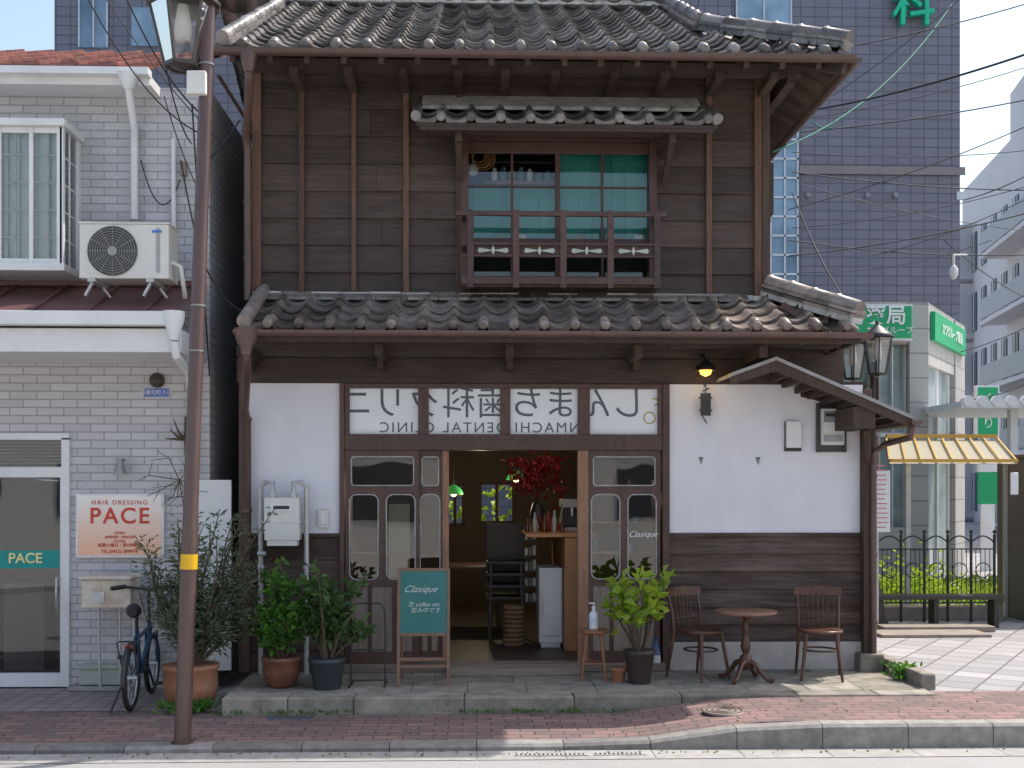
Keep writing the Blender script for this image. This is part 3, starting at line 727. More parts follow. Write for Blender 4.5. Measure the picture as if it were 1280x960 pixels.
for i in range(14):
    a=R.uniform(0,6.28); e=(vx+math.cos(a)*R.uniform(.1,.3),vy+math.sin(a)*.2,cz+R.uniform(.4,.72)); vs.tube([(vx,vy,cz+.2),((vx+e[0])/2,vy,cz+.4),e],.005,5,1)
    for k in range(28): vs.leaf((e[0]+R.gauss(0,.07),e[1]+R.gauss(0,.07),e[2]+R.gauss(0,.07)),(R.gauss(0,1),R.gauss(0,1),R.gauss(0,1)),.07,.045,2)
vs.build('red_leaf_bouquet',[bluepot,bark,lf_red])
def chair(name,loc,ang,mat,kind=0):
    e=E(name,loc,ang); e.scale=(.94,.94,.92); m=MB()
    m.lathe([(.15,.425),(.198,.43),(.205,.44),(.205,.455),(.19,.462),(.1,.457),(.0,.455)],0,0,0,28,0)
    m.build('seat',mat,e)
    m=MB()
    for sx in (-1,1):
        m.tube([(sx*.13,-.13,.43),(sx*.155,-.16,.2),(sx*.18,-.185,0)],.016,8,0,[.018,.016,.012])
        m.tube([(sx*.2,.24,0),(sx*.185,.205,.2),(sx*.175,.165,.44),(sx*.18,.19,.62),(sx*.19,.235,.80)],.015,8,0,[.012,.015,.018,.016,.014])
    m.tube([(.15*math.cos(t/10*math.pi),.15*math.sin(t/10*math.pi),.27) for t in range(21)],.009,7)
    n=10; vs_=[]
    for i in range(n+1):
        t=-1+2*i/n; x=t*.215; yy=.215+.03*(1-t*t)+.0
        for (o,z) in ((-.009,.755),(.009,.755),(.014,.84-.015*t*t),(-.004,.84-.015*t*t)): vs_.append((x,yy+o,z))
    fs=[(i*4+k,i*4+(k+1)%4,(i+1)*4+(k+1)%4,(i+1)*4+k) for i in range(n) for k in range(4)]+[(0,1,2,3),(n*4+3,n*4+2,n*4+1,n*4)]
    m.add(vs_,fs,0)
    m.tube([(-.178,.19,.55),(0,.215,.55),(.178,.19,.55)],.009,7)
    for i in range(-3,4) if kind else (-2,-1,0,1,2):
        m.tube([(i*.042,.185,.45),(i*.045,.21,.56),(i*.047,.238,.78)],.0065,6)
    m.build('frame',mat,e); return e
x_,y_=X(632,1.6),1.6
st=MB()
for k in range(4):
    for sx in (-.17,.17):
        for sy in (-.17,.17): st.beam((x_+sx,y_+sy,fz+.01),(x_+sx*.9,y_+sy*.9,fz+.45+.12*k),.03,.03)
    st.box(x_-.2,x_+.2,y_-.2,y_+.2,fz+.43+.12*k,fz+.46+.12*k)
st.box(x_-.2,x_+.2,y_+.17,y_+.2,fz+.5,fz+1.2); st.build('stacked_dining_chairs',M('dark_chair',(.035,.025,.02),None,.5),bevel=.004)
bk=MB(); x_,y_=X(642,1.1),1.15
for i in range(9): bk.tube([(x_+.09*math.cos(t/8*math.pi),y_+.09*math.sin(t/8*math.pi),fz+.02+i*.045) for t in range(17)],.023,6,0,caps=False)
bk.build('wicker_basket',M('wicker',(.3,.18,.09),(.18,.1,.05),.8,30))
tb=MB(); x_,y_=X(590,2.6),2.6; tb.box(x_-.35,x_+.35,y_-.3,y_+.3,fz+.68,fz+.71); 
for sx in (-.3,.3):
    for sy in (-.25,.25): tb.beam((x_+sx,y_+sy,fz),(x_+sx,y_+sy,fz+.68),.04,.04)
tb.build('dining_table',chairw,bevel=.004)
for i,(px,py,yy) in enumerate(((567,618,3.2),(645,600,3.4))):
    e=MB(); x_,z_=X(px,yy),Z(py,yy)
    e.lathe([(.12,0),(.10,.05),(.03,.11),(.0,.12)],x_,yy,z_,18,0); e.tube([(x_,yy,z_+.12),(x_,yy,2.72)],.004,5,1); e.lathe([(.0,-.03),(.03,-.01),(.03,.02),(0,.04)],x_,yy,z_,12,2)
    e.build('pendant_lamp',[M('green_shade',(.02,.25,.08),None,.3,emit=(.1,.5,.1,.3)),black,M('bulb',(1,.8,.5),None,.3,emit=(1,.7,.35,12))])
L=bpy.data.lights.new('pendant_light','POINT'); L.energy=16; L.color=(1,.78,.5); L.shadow_soft_size=.05; o=bpy.data.objects.new('pendant_light',L); o.location=(X(600,3.2),3.2,Z(600,3.2)-.1); sc.collection.objects.link(o)
L=bpy.data.lights.new('counter_light','POINT'); L.energy=11; L.color=(1,.74,.45); L.shadow_soft_size=.08; o=bpy.data.objects.new('counter_light',L); o.location=(X(690,.9),.75,2.62); sc.collection.objects.link(o)
mb=MB()
for i in range(2000):
    mb.leaf((R.uniform(-3,3),R.uniform(5.9,6.8),R.uniform(.3,3.2)),(R.gauss(0,1),R.gauss(0,1),R.gauss(0,1)),.16,.1)
mb.build('garden_hedge',lf_lime)
# ================= facade fittings =================
e=E('wall_lamp'); m=MB(); lx,lz=X(882,-.25),Z(460,-.25)
m.tube([(lx+.0,-.03,lz+.12),(lx,-.12,lz+.14),(lx,-.22,lz+.09),(lx,-.25,lz+.05)],.01,8)
m.lathe([(.095,-.015),(.08,.025),(.03,.06),(.015,.08)],lx,-.25,lz,18); m.cyl((lx,-.04,lz+.12),(lx,-.02,lz+.12),.04)
m.build('shade',black,e); m=MB(); m.lathe([(0,-.07),(.045,-.05),(.058,-.015),(.035,.02)],lx,-.25,lz,16); m.build('bulb',M('warm_bulb',(1,.6,.15),None,.3,emit=(1,.5,.08,2.2)),e)
L=bpy.data.lights.new('bulb_light','POINT'); L.energy=.8; L.color=(1,.7,.35); L.shadow_soft_size=.05; o=bpy.data.objects.new('bulb_light',L); o.location=(lx,-.27,lz-.12); sc.collection.objects.link(o); o.parent=e
m=MB(); sx_,sz_=X(882,-.12),Z(505,-.12)
m.tube([(sx_,-.02,sz_+.13),(sx_,-.25,sz_+.13)],.007,6); m.tube(arc((sx_,-.1,sz_+.16),.035,0,300,12,'yz'),.005,5)
m.box(sx_-.045,sx_+.045,-.13,-.115,sz_-.1,sz_+.1); m.box(sx_-.06,sx_+.06,-.128,-.117,sz_-.06,sz_-.045); m.box(sx_-.06,sx_+.06,-.128,-.117,sz_+.05,sz_+.065)
m.tube([(sx_-.03,-.12,sz_-.1),(sx_+.01,-.12,sz_-.17)],.006,5); m.tube([(sx_,-.12,sz_+.1),(sx_,-.12,sz_+.13)],.004,5)
m.build('iron_hanging_sign',black)
for px in (876,947):
    m=MB(); a,b=X(px),Z(573); m.box(a-.018,a+.018,-.02,-.01,b-.0,b+.01); m.beam((a-.015,-.018,b+.005),(a,-.018,b-.03),.005,.005); m.beam((a+.015,-.018,b+.005),(a,-.018,b-.03),.005,.005); m.beam((a,-.018,b-.03),(a,-.018,b-.05),.006,.006); m.build('wall_hook',black)
e=E('electricity_meter'); m=MB(); a0,a1,b0,b1=X(1019),X(1055),Z(565,0,1037),Z(505,0,1037)
m.box(a0,a1,-.04,-.012,b0,b1,0); m.box(a0+.03,a1-.03,-.1,-.04,b0+.06,b1-.05,1); m.box(a0+.045,a1-.045,-.106,-.1,b1-.17,b1-.07,2); m.box(a0+.06,a1-.06,-.109,-.106,b1-.12,b1-.09,0); m.box(a0+.05,a1-.05,-.13,-.1,b0+.09,b0+.14,2)
for q in ((a0,a0+.02,b0,b1),(a1-.02,a1,b0,b1)): m.box(q[0]-.004,q[1]+.004,-.06,-.04,b0-.004,b1+.004,0)
m.tube([((a0+a1)/2,-.03,b1),((a0+a1)/2,-.03,b1+.09)],.014,8,0)
m.build('case',[M('meter_black',(.05,.045,.045),None,.4),offw,M('meter_glass',(.3,.33,.33),None,.15)],e,bevel=.006)
m=MB(); a0,a1,b0,b1=X(981),X(999),Z(560,0,990),Z(527,0,990); m.box(a0,a1,-.07,-.012,b0,b1,0); m.box(a0-.01,a1+.012,-.03,-.011,b0-.03,b0+.02,1); m.box(a0-.008,a0-.001,-.03,-.011,b0,b1,1); m.build('breaker_box',[white,black],bevel=.012)
e=E('gas_meter'); m=MB(); a0,a1,b0,b1=X(332,-.2),X(375,-.2),Z(682,-.2,355),Z(622,-.2,355)
m.box(a0,a1,-.26,-.1,b0+.05,b1-.0,0); m.box(a0+.02,a1-.02,-.25,-.11,b0,b0+.05,0); m.box(a0+.05,a1-.05,-.272,-.26,b1-.12,b1-.05,1); m.box(a0+.08,a1-.08,-.276,-.272,b1-.1,b1-.07,2)
m.box(a0-.012,a1+.012,-.265,-.095,b0+.2,b0+.215,0)
m.build('body',[offw,M('dial_face',(.8,.8,.78),None,.4),black],e,bevel=.018)
m=MB(); pa,pb=X(326,-.14),X(383,-.14); zt=Z(603,-.14)
for q,c in ((pa,a0+.06),(pb,a1-.06)):
    m.tube([(q,-.14,pz),(q,-.14,zt-.04),(q+(.04 if q<c else -.04),-.15,zt),(c,-.18,zt-.0),(c,-.18,b1)],.022,10)
    for z in (.5,1.1,1.5): m.cyl((q,-.14,z),(q,-.14,z+.04),.029)
    m.cyl((c,-.18,b1),(c,-.18,b1+.04),.032)
m.cyl((pa-.02,-.18,Z(690)),(pa+.05,-.18,Z(690)),.02)
m.build('pipes',steel,e)
m=MB(); a,b=X(405),Z(648); m.box(a-.045,a+.045,-.05,-.012,b-.08,b+.08,0); m.box(a-.028,a+.028,-.055,-.05,b-.05,b+.055,1); m.build('outlet_box',[offw,alum],bevel=.01)
# ================= terrace furniture =================
def at(px,py,z=pz): g=G(px,py,z); return (g[0],g[1],z)
g=at(876,848); chair('bentwood_chair',g,math.radians(35),chairw)
g=at(1025,848); chair('bentwood_chair',g,math.radians(-12),chairw,1)
e=E('pedestal_table',at(932,851)); e.scale=(1,1,.97); m=MB()
m.lathe([(.0,.585),(.245,.585),(.262,.595),(.262,.607),(.25,.615),(.0,.615)],0,0,0,36,1)
m.lathe([(.07,.585),(.06,.56),(.022,.54),(.02,.48),(.035,.46),(.022,.44),(.03,.36),(.045,.3),(.03,.25),(.02,.235),(.045,.22),(.055,.18),(.045,.12),(.03,.1)],0,0,0,20,0)
for k in range(4):
    a=math.radians(45+90*k+8); c,s_=math.cos(a),math.sin(a)
    pts=[(.03,.17),(.09,.15),(.14,.08),(.19,.03),(.235,.02),(.25,.035)]
    m.tube([(c*r,s_*r,z) for r,z in pts],.018,8,0,[.028,.024,.02,.018,.02,.014])
m.build('table',[chairw,M('worn_table_top',(.30,.16,.11),(.16,.08,.05),.35,8)],e)
e=E('wooden_stool',at(742,850)); m=MB()
m.lathe([(.0,.4),(.12,.4),(.128,.41),(.128,.425),(.12,.432),(0,.432)],0,0,0,24,0)
for k in range(4):
    a=math.radians(40+90*k); c,s_=math.cos(a),math.sin(a); m.tube([(c*.085,s_*.085,.405),(c*.145,s_*.145,0)],.014,8,0,[.016,.012])
for k in range(4):
    a=math.radians(40+90*k);b=math.radians(130+90*k); r=.12; z=.15+.03*(k%2); m.tube([(math.cos(a)*r,math.sin(a)*r,z),(math.cos(b)*r,math.sin(b)*r,z)],.008,6)
m.build('stool',stoolw,e)
g=at(742,850); m=MB(); z=pz+.434
m.lathe([(.038,0),(.04,.01),(.04,.12),(.03,.145),(.014,.155),(.014,.17)],g[0],g[1],z,18,0); m.lathe([(.017,.17),(.017,.19),(.006,.195),(.006,.215)],g[0],g[1],z,10,1); m.box(g[0]-.04,g[0]+.01,g[1]-.008,g[1]+.008,z+.213,z+.224,1); m.lathe([(.0408,.04),(.0408,.1)],g[0],g[1],z,18,2)
m.build('hand_sanitizer_bottle',[M('clear_plastic',(.7,.75,.78),None,.15),white,M('bottle_label',(.55,.65,.75),None,.4)])
bx_,by_=G(529,858,pz)[0],G(529,858,pz)[1]; e=E('chalkboard_sign',(bx_,by_,pz),0)
m=MB(); h=.96; w=.205
for sx in (-1,1):
    m.beam((sx*w,0,0),(sx*w,.13,h),.025,.035,0,up=(0,1,0)); m.beam((sx*w*.95,.36,0),(sx*w*.95,.15,h-.03),.02,.03,0,up=(0,1,0))
def bp(z): return .13*z/h
for z in (.16,.22,h-.01,.42): m.beam((-w,bp(z),z),(w,bp(z),z),.03,.025,0)
m.beam((-w*.95,.33,.16),(w*.95,.33,.16),.02,.02,0)
m.build('frame',M('sign_frame',(.24,.14,.09),(.17,.10,.065),.6,8,(5,5,2)),e,bevel=.003)
m=MB(); m.add([(-w+.012,bp(.43)-.01,.43),(w-.012,bp(.43)-.01,.43),(w-.012,bp(.94)-.01,.94),(-w+.012,bp(.94)-.01,.94)],[(0,1,2,3)]); m.build('board',chalk,e)
tl=90-math.degrees(math.atan(.13/h))
text('writing','Clasique',.08,(-.03,bp(.79)-.016,.79),chalkw,e,rx=tl,shear=.5,ex=.0005,off=-.0008)
text('writing_small','吉 coffee etc\n  営み中です',.05,(.0,bp(.64)-.016,.64),chalkw,e,rx=tl,shear=.25,ex=.0005,off=-.0004)
gx,gy=G(460,858,pz); m=MB()
for sx in (-.14,.14):
    m.tube([(gx+sx,gy,pz+.01),(gx+sx,gy+.02,pz+.62),(gx+sx*.7,gy+.02,pz+.68)],.007,6); m.tube([(gx+sx,gy-.1,pz+.01),(gx+sx,gy+.2,pz+.01)],.007,6)
m.tube([(gx-.1,gy+.02,pz+.68),(gx+.1,gy+.02,pz+.68)],.007,6)
for z in (.05,.3): m.tube([(gx-.14,gy,pz+z),(gx+.14,gy,pz+z)],.006,6)
m.build('umbrella_stand',black)
# ---------- plants ----------
def plant(name,px,py,z,prof,potmat,leafm,stems,h,spread,nl,L,w,up=.4,leafspan=.35,tilt=(0,0),clump=.07,hmin=.6,wild=0):
    gx,gy=G(px,py,z); gy+=max(r for r,_ in prof)*.6
    m=MB(); m.lathe(prof,0,0,0,26,0); top=prof[-1]
    m.lathe([(0,top[1]-.03),(prof[-1][0]-.015,top[1]-.03)],0,0,0,20,1)
    for i in range(stems+wild):
        wd=i>=stems
        a=R.uniform(0,6.28); rr=R.uniform(.1,1)*spread*(1.1 if wd else 1)
        e_=Vector((math.cos(a)*rr+tilt[0],math.sin(a)*rr*.8+tilt[1],h*(R.uniform(1.0,1.18) if wd else R.uniform(hmin,1))))
        p0=Vector((math.cos(a)*.03,math.sin(a)*.03,top[1]-.03)); mid=p0.lerp(e_,.5)+Vector((R.gauss(0,.05),R.gauss(0,.05),.06))
        pts=[p0,p0.lerp(mid,.5)+Vector((R.gauss(0,.015),R.gauss(0,.015),.02)),mid,mid.lerp(e_,.5)+Vector((R.gauss(0,.02),0,.03)),e_]
        m.tube(pts,.006,6,2,[.012,.01,.008,.006,.003])
        base=R.uniform(-.35,.15)
        for k in range(int(nl*.35) if wd else nl):
            t=R.uniform(leafspan,1); q=t*4; ii=min(3,int(q)); p=pts[ii].lerp(pts[ii+1],q-ii)
            d=Vector((R.gauss(0,1),R.gauss(0,1),R.gauss(up,.6))).normalized(); p=p+d*R.random()*clump*(.3 if wd else 1)
            m.leaf(p,d,L*R.uniform(.6,1.2),w*R.uniform(.7,1.2),3,min(1,max(0,R.random()+base)))
    return m.build(name,[potmat,soil,bark,leafm],loc=(gx,gy,z))
plant('potted_olive_tree',233,887,.05,[(.12,0),(.19,.05),(.215,.18),(.21,.3),(.225,.31),(.225,.34),(.19,.34)],terra,lf_olive,38,1.38,.56,120,.066,.018,.3,.25,(.14,.02),.12,.4,14)
plant('potted_shrub',349,861,pz,[(.09,0),(.13,.04),(.155,.14),(.15,.2),(.165,.22),(.165,.25),(.14,.25)],terrad,lf_green,15,.9,.23,80,.075,.05,.4,.2,(0,0),.08,.45,3)
plant('potted_camellia',407,863,pz,[(.11,0),(.14,.2),(.155,.22),(.155,.25),(.135,.25)],bluepot,lf_dark,13,.88,.32,50,.09,.055,.3,.35,(.03,0),.09,.5,4)
plant('potted_lime_shrub',801,856,pz,[(.09,0),(.125,.24),(.135,.25),(.135,.28),(.115,.28)],M('dark_pot',(.05,.035,.03),None,.5),lf_lime,12,1.0,.29,14,.135,.075,.5,.4,(0,0),.06)
m=MB(); g=at(773,852); m.lathe([(.05,0),(.065,.09),(.072,.095),(.072,.12),(.06,.12)],g[0],g[1],pz,18,0); m.lathe([(0,.11),(.06,.11)],g[0],g[1],pz,14,1); m.build('small_flower_pot',[terra,soil])
for px,py,c in ((820,838,0),(793,820,1),(812,826,0),(776,822,1)):
    g=at(px,py); m=MB(); m.lathe([(.04,0),(.042,.18),(.015,.24),(.015,.3),(.018,.305)],g[0],g[1],pz,14,0); m.lathe([(.0425,.05),(.0425,.14)],g[0],g[1],pz,14,1); m.build('glass_bottle',[M('bottle_blue',(.05,.12,.25),None,.1) if c==0 else M('bottle_dark',(.03,.05,.03),None,.1),offw])
m=MB()
for i in range(700):
    x=R.uniform(pl,pr); cx=round(x*2.7)/2.7+R.gauss(0,.1)
    if math.sin(cx*3.1)+R.gauss(0,.5)<-.1: continue
    cx=min(cx,pr)
    m.leaf((cx,pf-.015+R.uniform(-.03,.005),.05+R.random()*.02),(R.gauss(0,.8),R.gauss(-.3,.4),1),R.uniform(.02,.055),.012)
for i in range(260):
    m.leaf((pl-.28+R.gauss(0,.1),pf+.15+R.gauss(0,.08),.05+R.random()*.06),(R.gauss(0,1),R.gauss(0,1),.8),.07,.03)
for i in range(200):
    m.leaf((X(1130,-.6)+R.gauss(0,.05),-.6+R.gauss(0,.05),pz+R.random()*.12),(R.gauss(0,1),R.gauss(0,1),.8),.06,.025)
m.build('weeds',lf_green)
# ================= STREET LAMP =================
bx_,by_=G(228,928,.05); tp=V3(257,118,by_)
e=E('street_lamp'); m=MB()
b0=Vector((bx_,by_,.04)); top=b0+(tp-b0)*1.16
m.tube([b0,b0+(top-b0)*.28,b0+(top-b0)*.285,b0+(top-b0)*.8,top],.055,18,0,[.058,.056,.052,.047,.044])
m.cyl(b0,b0+Vector((0,0,.02)),.075)
q0=b0+(top-b0)*.232; q1=b0+(top-b0)*.252
m.tube([q0,q1],.0595,18,1)
lc=V3(229,45,by_); 
m.tube([top-(top-b0)*.03,top+Vector((-.02,0,.12)),top+Vector((-.08,0,.2)),Vector((lc.x,by_,lc.z+.52)),Vector((lc.x,by_,lc.z+.4))],.022,10)
m.tube([tp+Vector((0,0,.02)),Vector((lc.x+.1,by_,lc.z-.15))],.014,8)
m.build('pole',[poleP,yellow],e)
def lantern(e,cx,cy,zc,rt,rb,h,mat,n=6,lit=False):
    m=MB()
    zt=zc+h/2; zb=zc-h/2
    T=[(cx+rt*math.cos(2*math.pi*k/n+.3),cy+rt*math.sin(2*math.pi*k/n+.3),zt) for k in range(n)]
    B=[(cx+rb*math.cos(2*math.pi*k/n+.3),cy+rb*math.sin(2*math.pi*k/n+.3),zb) for k in range(n)]
    bw=rt*.08
    for k in range(n):
        m.beam(T[k],B[k],bw,bw); m.beam(T[k],T[(k+1)%n],bw*1.3,bw*1.8); m.beam(B[k],B[(k+1)%n],bw*1.1,bw*1.4)
    m.lathe([(rt*1.12,0),(rt*1.15,.015*rt/.2),(rt*.8,h*.14),(rt*.35,h*.3),(rt*.12,h*.36),(rt*.12,h*.45),(.0,h*.5)],cx,cy,zt,n if n>8 else 12,0)
    m.lathe([(rb*.0,-h*.08),(rb*.3,-h*.05),(rb*.9,0)],cx,cy,zb,12,0)
    m.build('lantern_frame',mat,e)
    g=MB()
    g.add(T+B,[(k,(k+1)%n,n+(k+1)%n,n+k) for k in range(n)])
    g.build('lantern_glass',GLASS('lantern_glass',(.88,.88,.87),.05),e)
    g=MB(); g.lathe([(0,-.12*h),(rb*.45,-.08*h),(rb*.5,.1*h),(rb*.4,.3*h),(rb*.3,.5*h)],cx,cy,zc,12); g.build('lamp_bulb',offw,e)
lantern(e,lc.x,lc.y,lc.z,.225,.125,.42,M('lantern_bronze',(.075,.06,.05),(.05,.04,.035),.4,8))
m=MB(); c=V3(249,108,by_); m.box(c.x-.065,c.x+.065,by_-.09,by_-.04,c.z-.08,c.z+.08); m.build('control_box',offw,e,bevel=.008)
m=MB()
for f in (.52,.58,.9): 
    q=b0+(top-b0)*f; m.cyl(q,q+Vector((0,0,.012)),.0545)
m.build('bands',M('band_metal',(.3,.28,.27),None,.4,metal=.5),e)
px0,py0=G(1102,783,.165); e=E('twin_street_lamp'); m=MB(); zt=Z(470,py0,1085)
px0=X(1092,py0)
m.lathe([(.16,0),(.17,.05),(.13,.1),(.11,.3),(.13,.36),(.08,.45),(.06,.5),(.055,2.2),(.07,2.25),(.045,2.3),(.04,zt-.1),(.03,zt)],px0,py0,.165,16)
for px_,pyz,yo in ((1066,452,.35),(1097,445,-.25)):
    lx=X(px_,py0+yo); lz=Z(pyz,py0+yo,px_)
    m.tube([(px0,py0,zt-.3),(px0+(lx-px0)*.6,py0+yo*.6,zt-.32),(lx,py0+yo,lz-.5),(lx,py0+yo,lz-.25)],.02,8)
    lantern(e,lx,py0+yo,lz,.17,.1,.42,black)
m.build('post',M('dark_red_iron',(.07,.035,.03),None,.4),e)
# ================= LEFT NEIGHBOUR =================
S=E('hair_salon_building')
nR=X(262,0); nL=-9.0
m=MB()
dz1=Z(548); dx1=X(88)
m.box(dx1,nR,0,.15,0,5.35); m.box(nL,dx1,0,.15,dz1,5.35)
m.box(nR-.15,nR,.15,7,0,5.35)
m.box(nL,X(-180),0,.149,0,dz1)
m.build('tiled_walls',LG,S)
m=MB(); ry2=-.35; rzz=Z(88,ry2,100); 
xr=X(186,ry2); yy=ry2
for j in range(12):
    a0=yy+j*.25; z0=rzz+.02+(a0-ry2)*.42
    x=nL
    while x<xr:
        x2=min(x+.33,xr); m.extx([(a0,z0),(a0,z0+.03),(a0+.27,z0+.02+.27*.42),(a0+.27,z0+.27*.42)],x+.004,x2-.004,0)
        m.beam((x2-.02,a0,z0+.04),(x2-.02,a0+.26,z0+.04+.26*.42),.04,.03,0); x=x2
m.build('roof',redroof,S)
m=MB()
m.box(nL,xr+.02,ry2-.1,ry2+.02,rzz-.06,rzz+.0,0); m.box(nL,xr,ry2+.02,0,rzz-.1,rzz-.02,0)
m.box(nL,xr,ry2-.0,ry2+.02,rzz-.12,rzz-.06,0)
m.tube([(X(163,ry2),ry2-.05,rzz-.05),(X(163,ry2),ry2-.05,rzz-.16),(X(168,-.08),-.08,rzz-.4),(X(168,-.08),-.08,rzz-.48),(X(168,-.08),-.08,Z(278,-.08))],.033,10)
m.lathe([(.035,-.12),(.08,-.04),(.09,.02)],X(163,ry2),ry2-.05,rzz-.06,12)
m.tube([(X(217,-.05),-.05,Z(180)),(X(217,-.05),-.05,Z(290))],.022,8)
m.build('gutter_and_downpipe',white,S)
m=MB(); yb=-.45; b1=X(78,yb); b0=X(-40,yb); zt_,zb_=Z(158,yb,40),Z(330,yb,40)
m.box(b0,b1+.03,yb-.04,0,zt_,zt_+.06); m.box(b0,b1+.03,yb-.04,0,zb_-.06,zb_)
for px in (-2,38,76): m.box(X(px-2,yb),X(px+3,yb),yb,yb+.05,zb_,zt_)
m.box(b1-.05,b1,-.08,-.0,zb_,zt_); m.box(b1-.05,b1,yb,yb+.05,zb_,zt_)
m.box(b1-.03,b1-.01,yb+.2,yb+.22,zb_,zt_)
m.box(b0,b1,yb+.01,yb+.04,zb_,zb_+.05); m.box(b0,b1,yb+.01,yb+.04,zt_-.05,zt_)
m.build('bay_window_frame',white,S,bevel=.005)
m=MB()
for px in (18,58): m.box(X(px-.8,yb),X(px+.8,yb),yb+.025,yb+.035,zb_+.05,zt_-.05)
for k in range(1,5): z=zb_+(zt_-zb_)*k/5; m.box(b0,b1-.05,yb+.025,yb+.035,z-.006,z+.006); m.box(b1-.025,b1-.018,yb+.05,-.08,z-.006,z+.006)
m.build('bay_muntins',offw,S)
m=MB(); m.add([(b0,yb+.02,zb_),(b1-.03,yb+.02,zb_),(b1-.03,yb+.02,zt_),(b0,yb+.02,zt_)],[(0,1,2,3)]); m.add([(b1-.02,yb+.03,zb_),(b1-.02,-.03,zb_),(b1-.02,-.03,zt_),(b1-.02,yb+.03,zt_)],[(0,1,2,3)]); m.build('bay_glass',GLASS('bay_glass',(.88,.9,.89),.06),S)
m=MB(); 
x=b0
while x<b1-.06:
    m.extr([(x,zb_),(x+.05,zb_),(x+.05,zt_),(x,zt_)],yb+.09+.02*math.sin(x*55),yb+.1+.02*math.sin(x*55)); x+=.05
m.build('lace_curtain',M('curtain',(.75,.8,.75),(.66,.72,.66),.9,3,(8,1,1)),S)
m=MB(); yc=-.85; zc1=Z(392,yc,110); zt1=Z(358,0,110); cxr=X(226,yc)
m.add([(nL,yc,zc1),(cxr,yc,zc1),(cxr,0,zt1),(nL,0,zt1)],[(0,1,2,3)],0)
x=nL
while x<cxr: m.beam((x,yc,zc1+.012),(x,0,zt1+.012),.025,.025,0); x+=.45
m.box(nL,cxr,-.03,-.001,zt1,zt1+.05,0)
m.build('canopy_roof',maroon,S)
m=MB(); m.box(nL,cxr+.02,yc-.1,yc,Z(408,yc,110),zc1+.01,0); m.box(nL,cxr,yc,-.001,Z(440,yc,110),Z(410,yc,110),0)
m.lathe([(.04,-.2),(.05,-.14),(.085,-.04),(.09,.03)],cxr-.04,yc-.06,zc1-.02,12)
m.tube([(cxr-.04,yc-.05,Z(430,yc)),(cxr-.03,yc-.03,Z(446,yc)),(X(238,-.1),-.14,Z(470,-.1)),(X(240,-.1),-.1,Z(490,-.1)),(X(240,-.1),-.1,Z(600))],.035,10)
m.build('canopy_fascia',white,S,bevel=.008)
m=MB(); zd0=.06
for a,b in ((78,88),(-60,-50)): m.box(X(a),X(b),-.03,.06,zd0,dz1)
m.box(X(-60),X(88),-.03,.06,dz1-.02,dz1+.04); m.box(X(-60),X(78),-.02,.05,Z(597),Z(584)); m.box(X(-60),X(78),-.02,.05,zd0,Z(838))
m.box(X(76),X(79),-.02,.05,Z(838),Z(597))
m.build('door_frame',white,S,bevel=.003)
m=MB(); m.add([(X(-60),.01,zd0),(X(80),.01,zd0),(X(80),.01,dz1),(X(-60),.01,dz1)],[(0,1,2,3)]); m.build('door_glass',GLASS('salon_glass',(.4,.41,.41),.07),S)
m=MB(); m.box(-9,nR-.16,1.8,1.85,.06,3,0); m.box(-9,nR-.16,.16,1.8,.0,.05,0); m.box(nL,nR-.16,.16,1.8,2.9,2.95); m.box(X(10,1),X(60,1),.9,1.2,.06,.9,1)
for k in range(8): m.box(X(-60),X(78),.06,.075,dz1-.05-k*.03,dz1-.035-k*.03,2)
m.build('salon_interior',[M('salon_dark',(.12,.12,.12),None,.8),M('salon_cabinet',(.3,.28,.26),None,.6),offw],S)
m=MB(); m.box(X(-60),X(76),-.004,.006,Z(709),Z(687)); m.build('door_sign_band',M('teal_band',(.0,.30,.28),None,.5),S)
text('door_sign_text','PACE',.125,(X(32),-.008,Z(697)),M('yellowtext',(.85,.8,.35),None,.5),S,off=.002)
m=MB(); m.tube([(X(50),-.03,Z(600)),(X(50),-.07,Z(600)),(X(74),-.07,Z(601)),(X(74),-.03,Z(601))],.008,6); m.tube([(X(74),-.03,Z(720)),(X(74),-.07,Z(720)),(X(74),-.07,Z(760)),(X(74),-.03,Z(760))],.01,6); m.build('door_handle',alum,S)
e=E('salon_wall_sign'); a0,a1,b0,b1=X(95,-.04),X(205,-.04),Z(697,-.04,150),Z(617,-.04,150)
mt,nt,b=newmat('gradient_sign'); tc=N(nt,'ShaderNodeTexCoord'); sp=N(nt,'ShaderNodeSeparateXYZ'); nt.links.new(tc.outputs['Object'],sp.inputs[0])
r1=ramp(nt,sp.outputs[2],b0+.1,b1-.02); n1=noisef(nt,objvec(nt),3)
r2=N(nt,'ShaderNodeMath',operation='MULTIPLY'); nt.links.new(r1,r2.inputs[0]); nt.links.new(ramp(nt,n1,.1,.45),r2.inputs[1])
nt.links.new(mixc(nt,r2.outputs[0],(.85,.50,.33),(.86,.83,.78)),b.inputs['Base Color']); b.inputs['Roughness'].default_value=.35
m=MB(); m.box(a0,a1,-.05,-.001,b0,b1,0); m.build('frame',white,e,bevel=.004)
m=MB(); m.box(a0+.02,a1-.02,-.054,-.05,b0+.02,b1-.02,0); m.build('face',mt,e)
rd=M('red_letter',(.65,.06,.03),None,.5)
cxm=(a0+a1)/2
text('title','PACE',.195,(cxm,-.057,Z(645)),rd,e,sp=1.2,off=.003); text('subtitle','HAIR DRESSING',.055,(cxm,-.057,Z(628)),rd,e,sp=1.3)
text('details','OPEN\nAM9:00～PM6:00\nCLOSE\n毎週火曜日・第3月曜日',.036,(cxm,-.057,Z(673)),rd,e)
text('phone_line','TEL.(0952) 28-8478',.04,(cxm,-.057,Z(688)),rd,e)
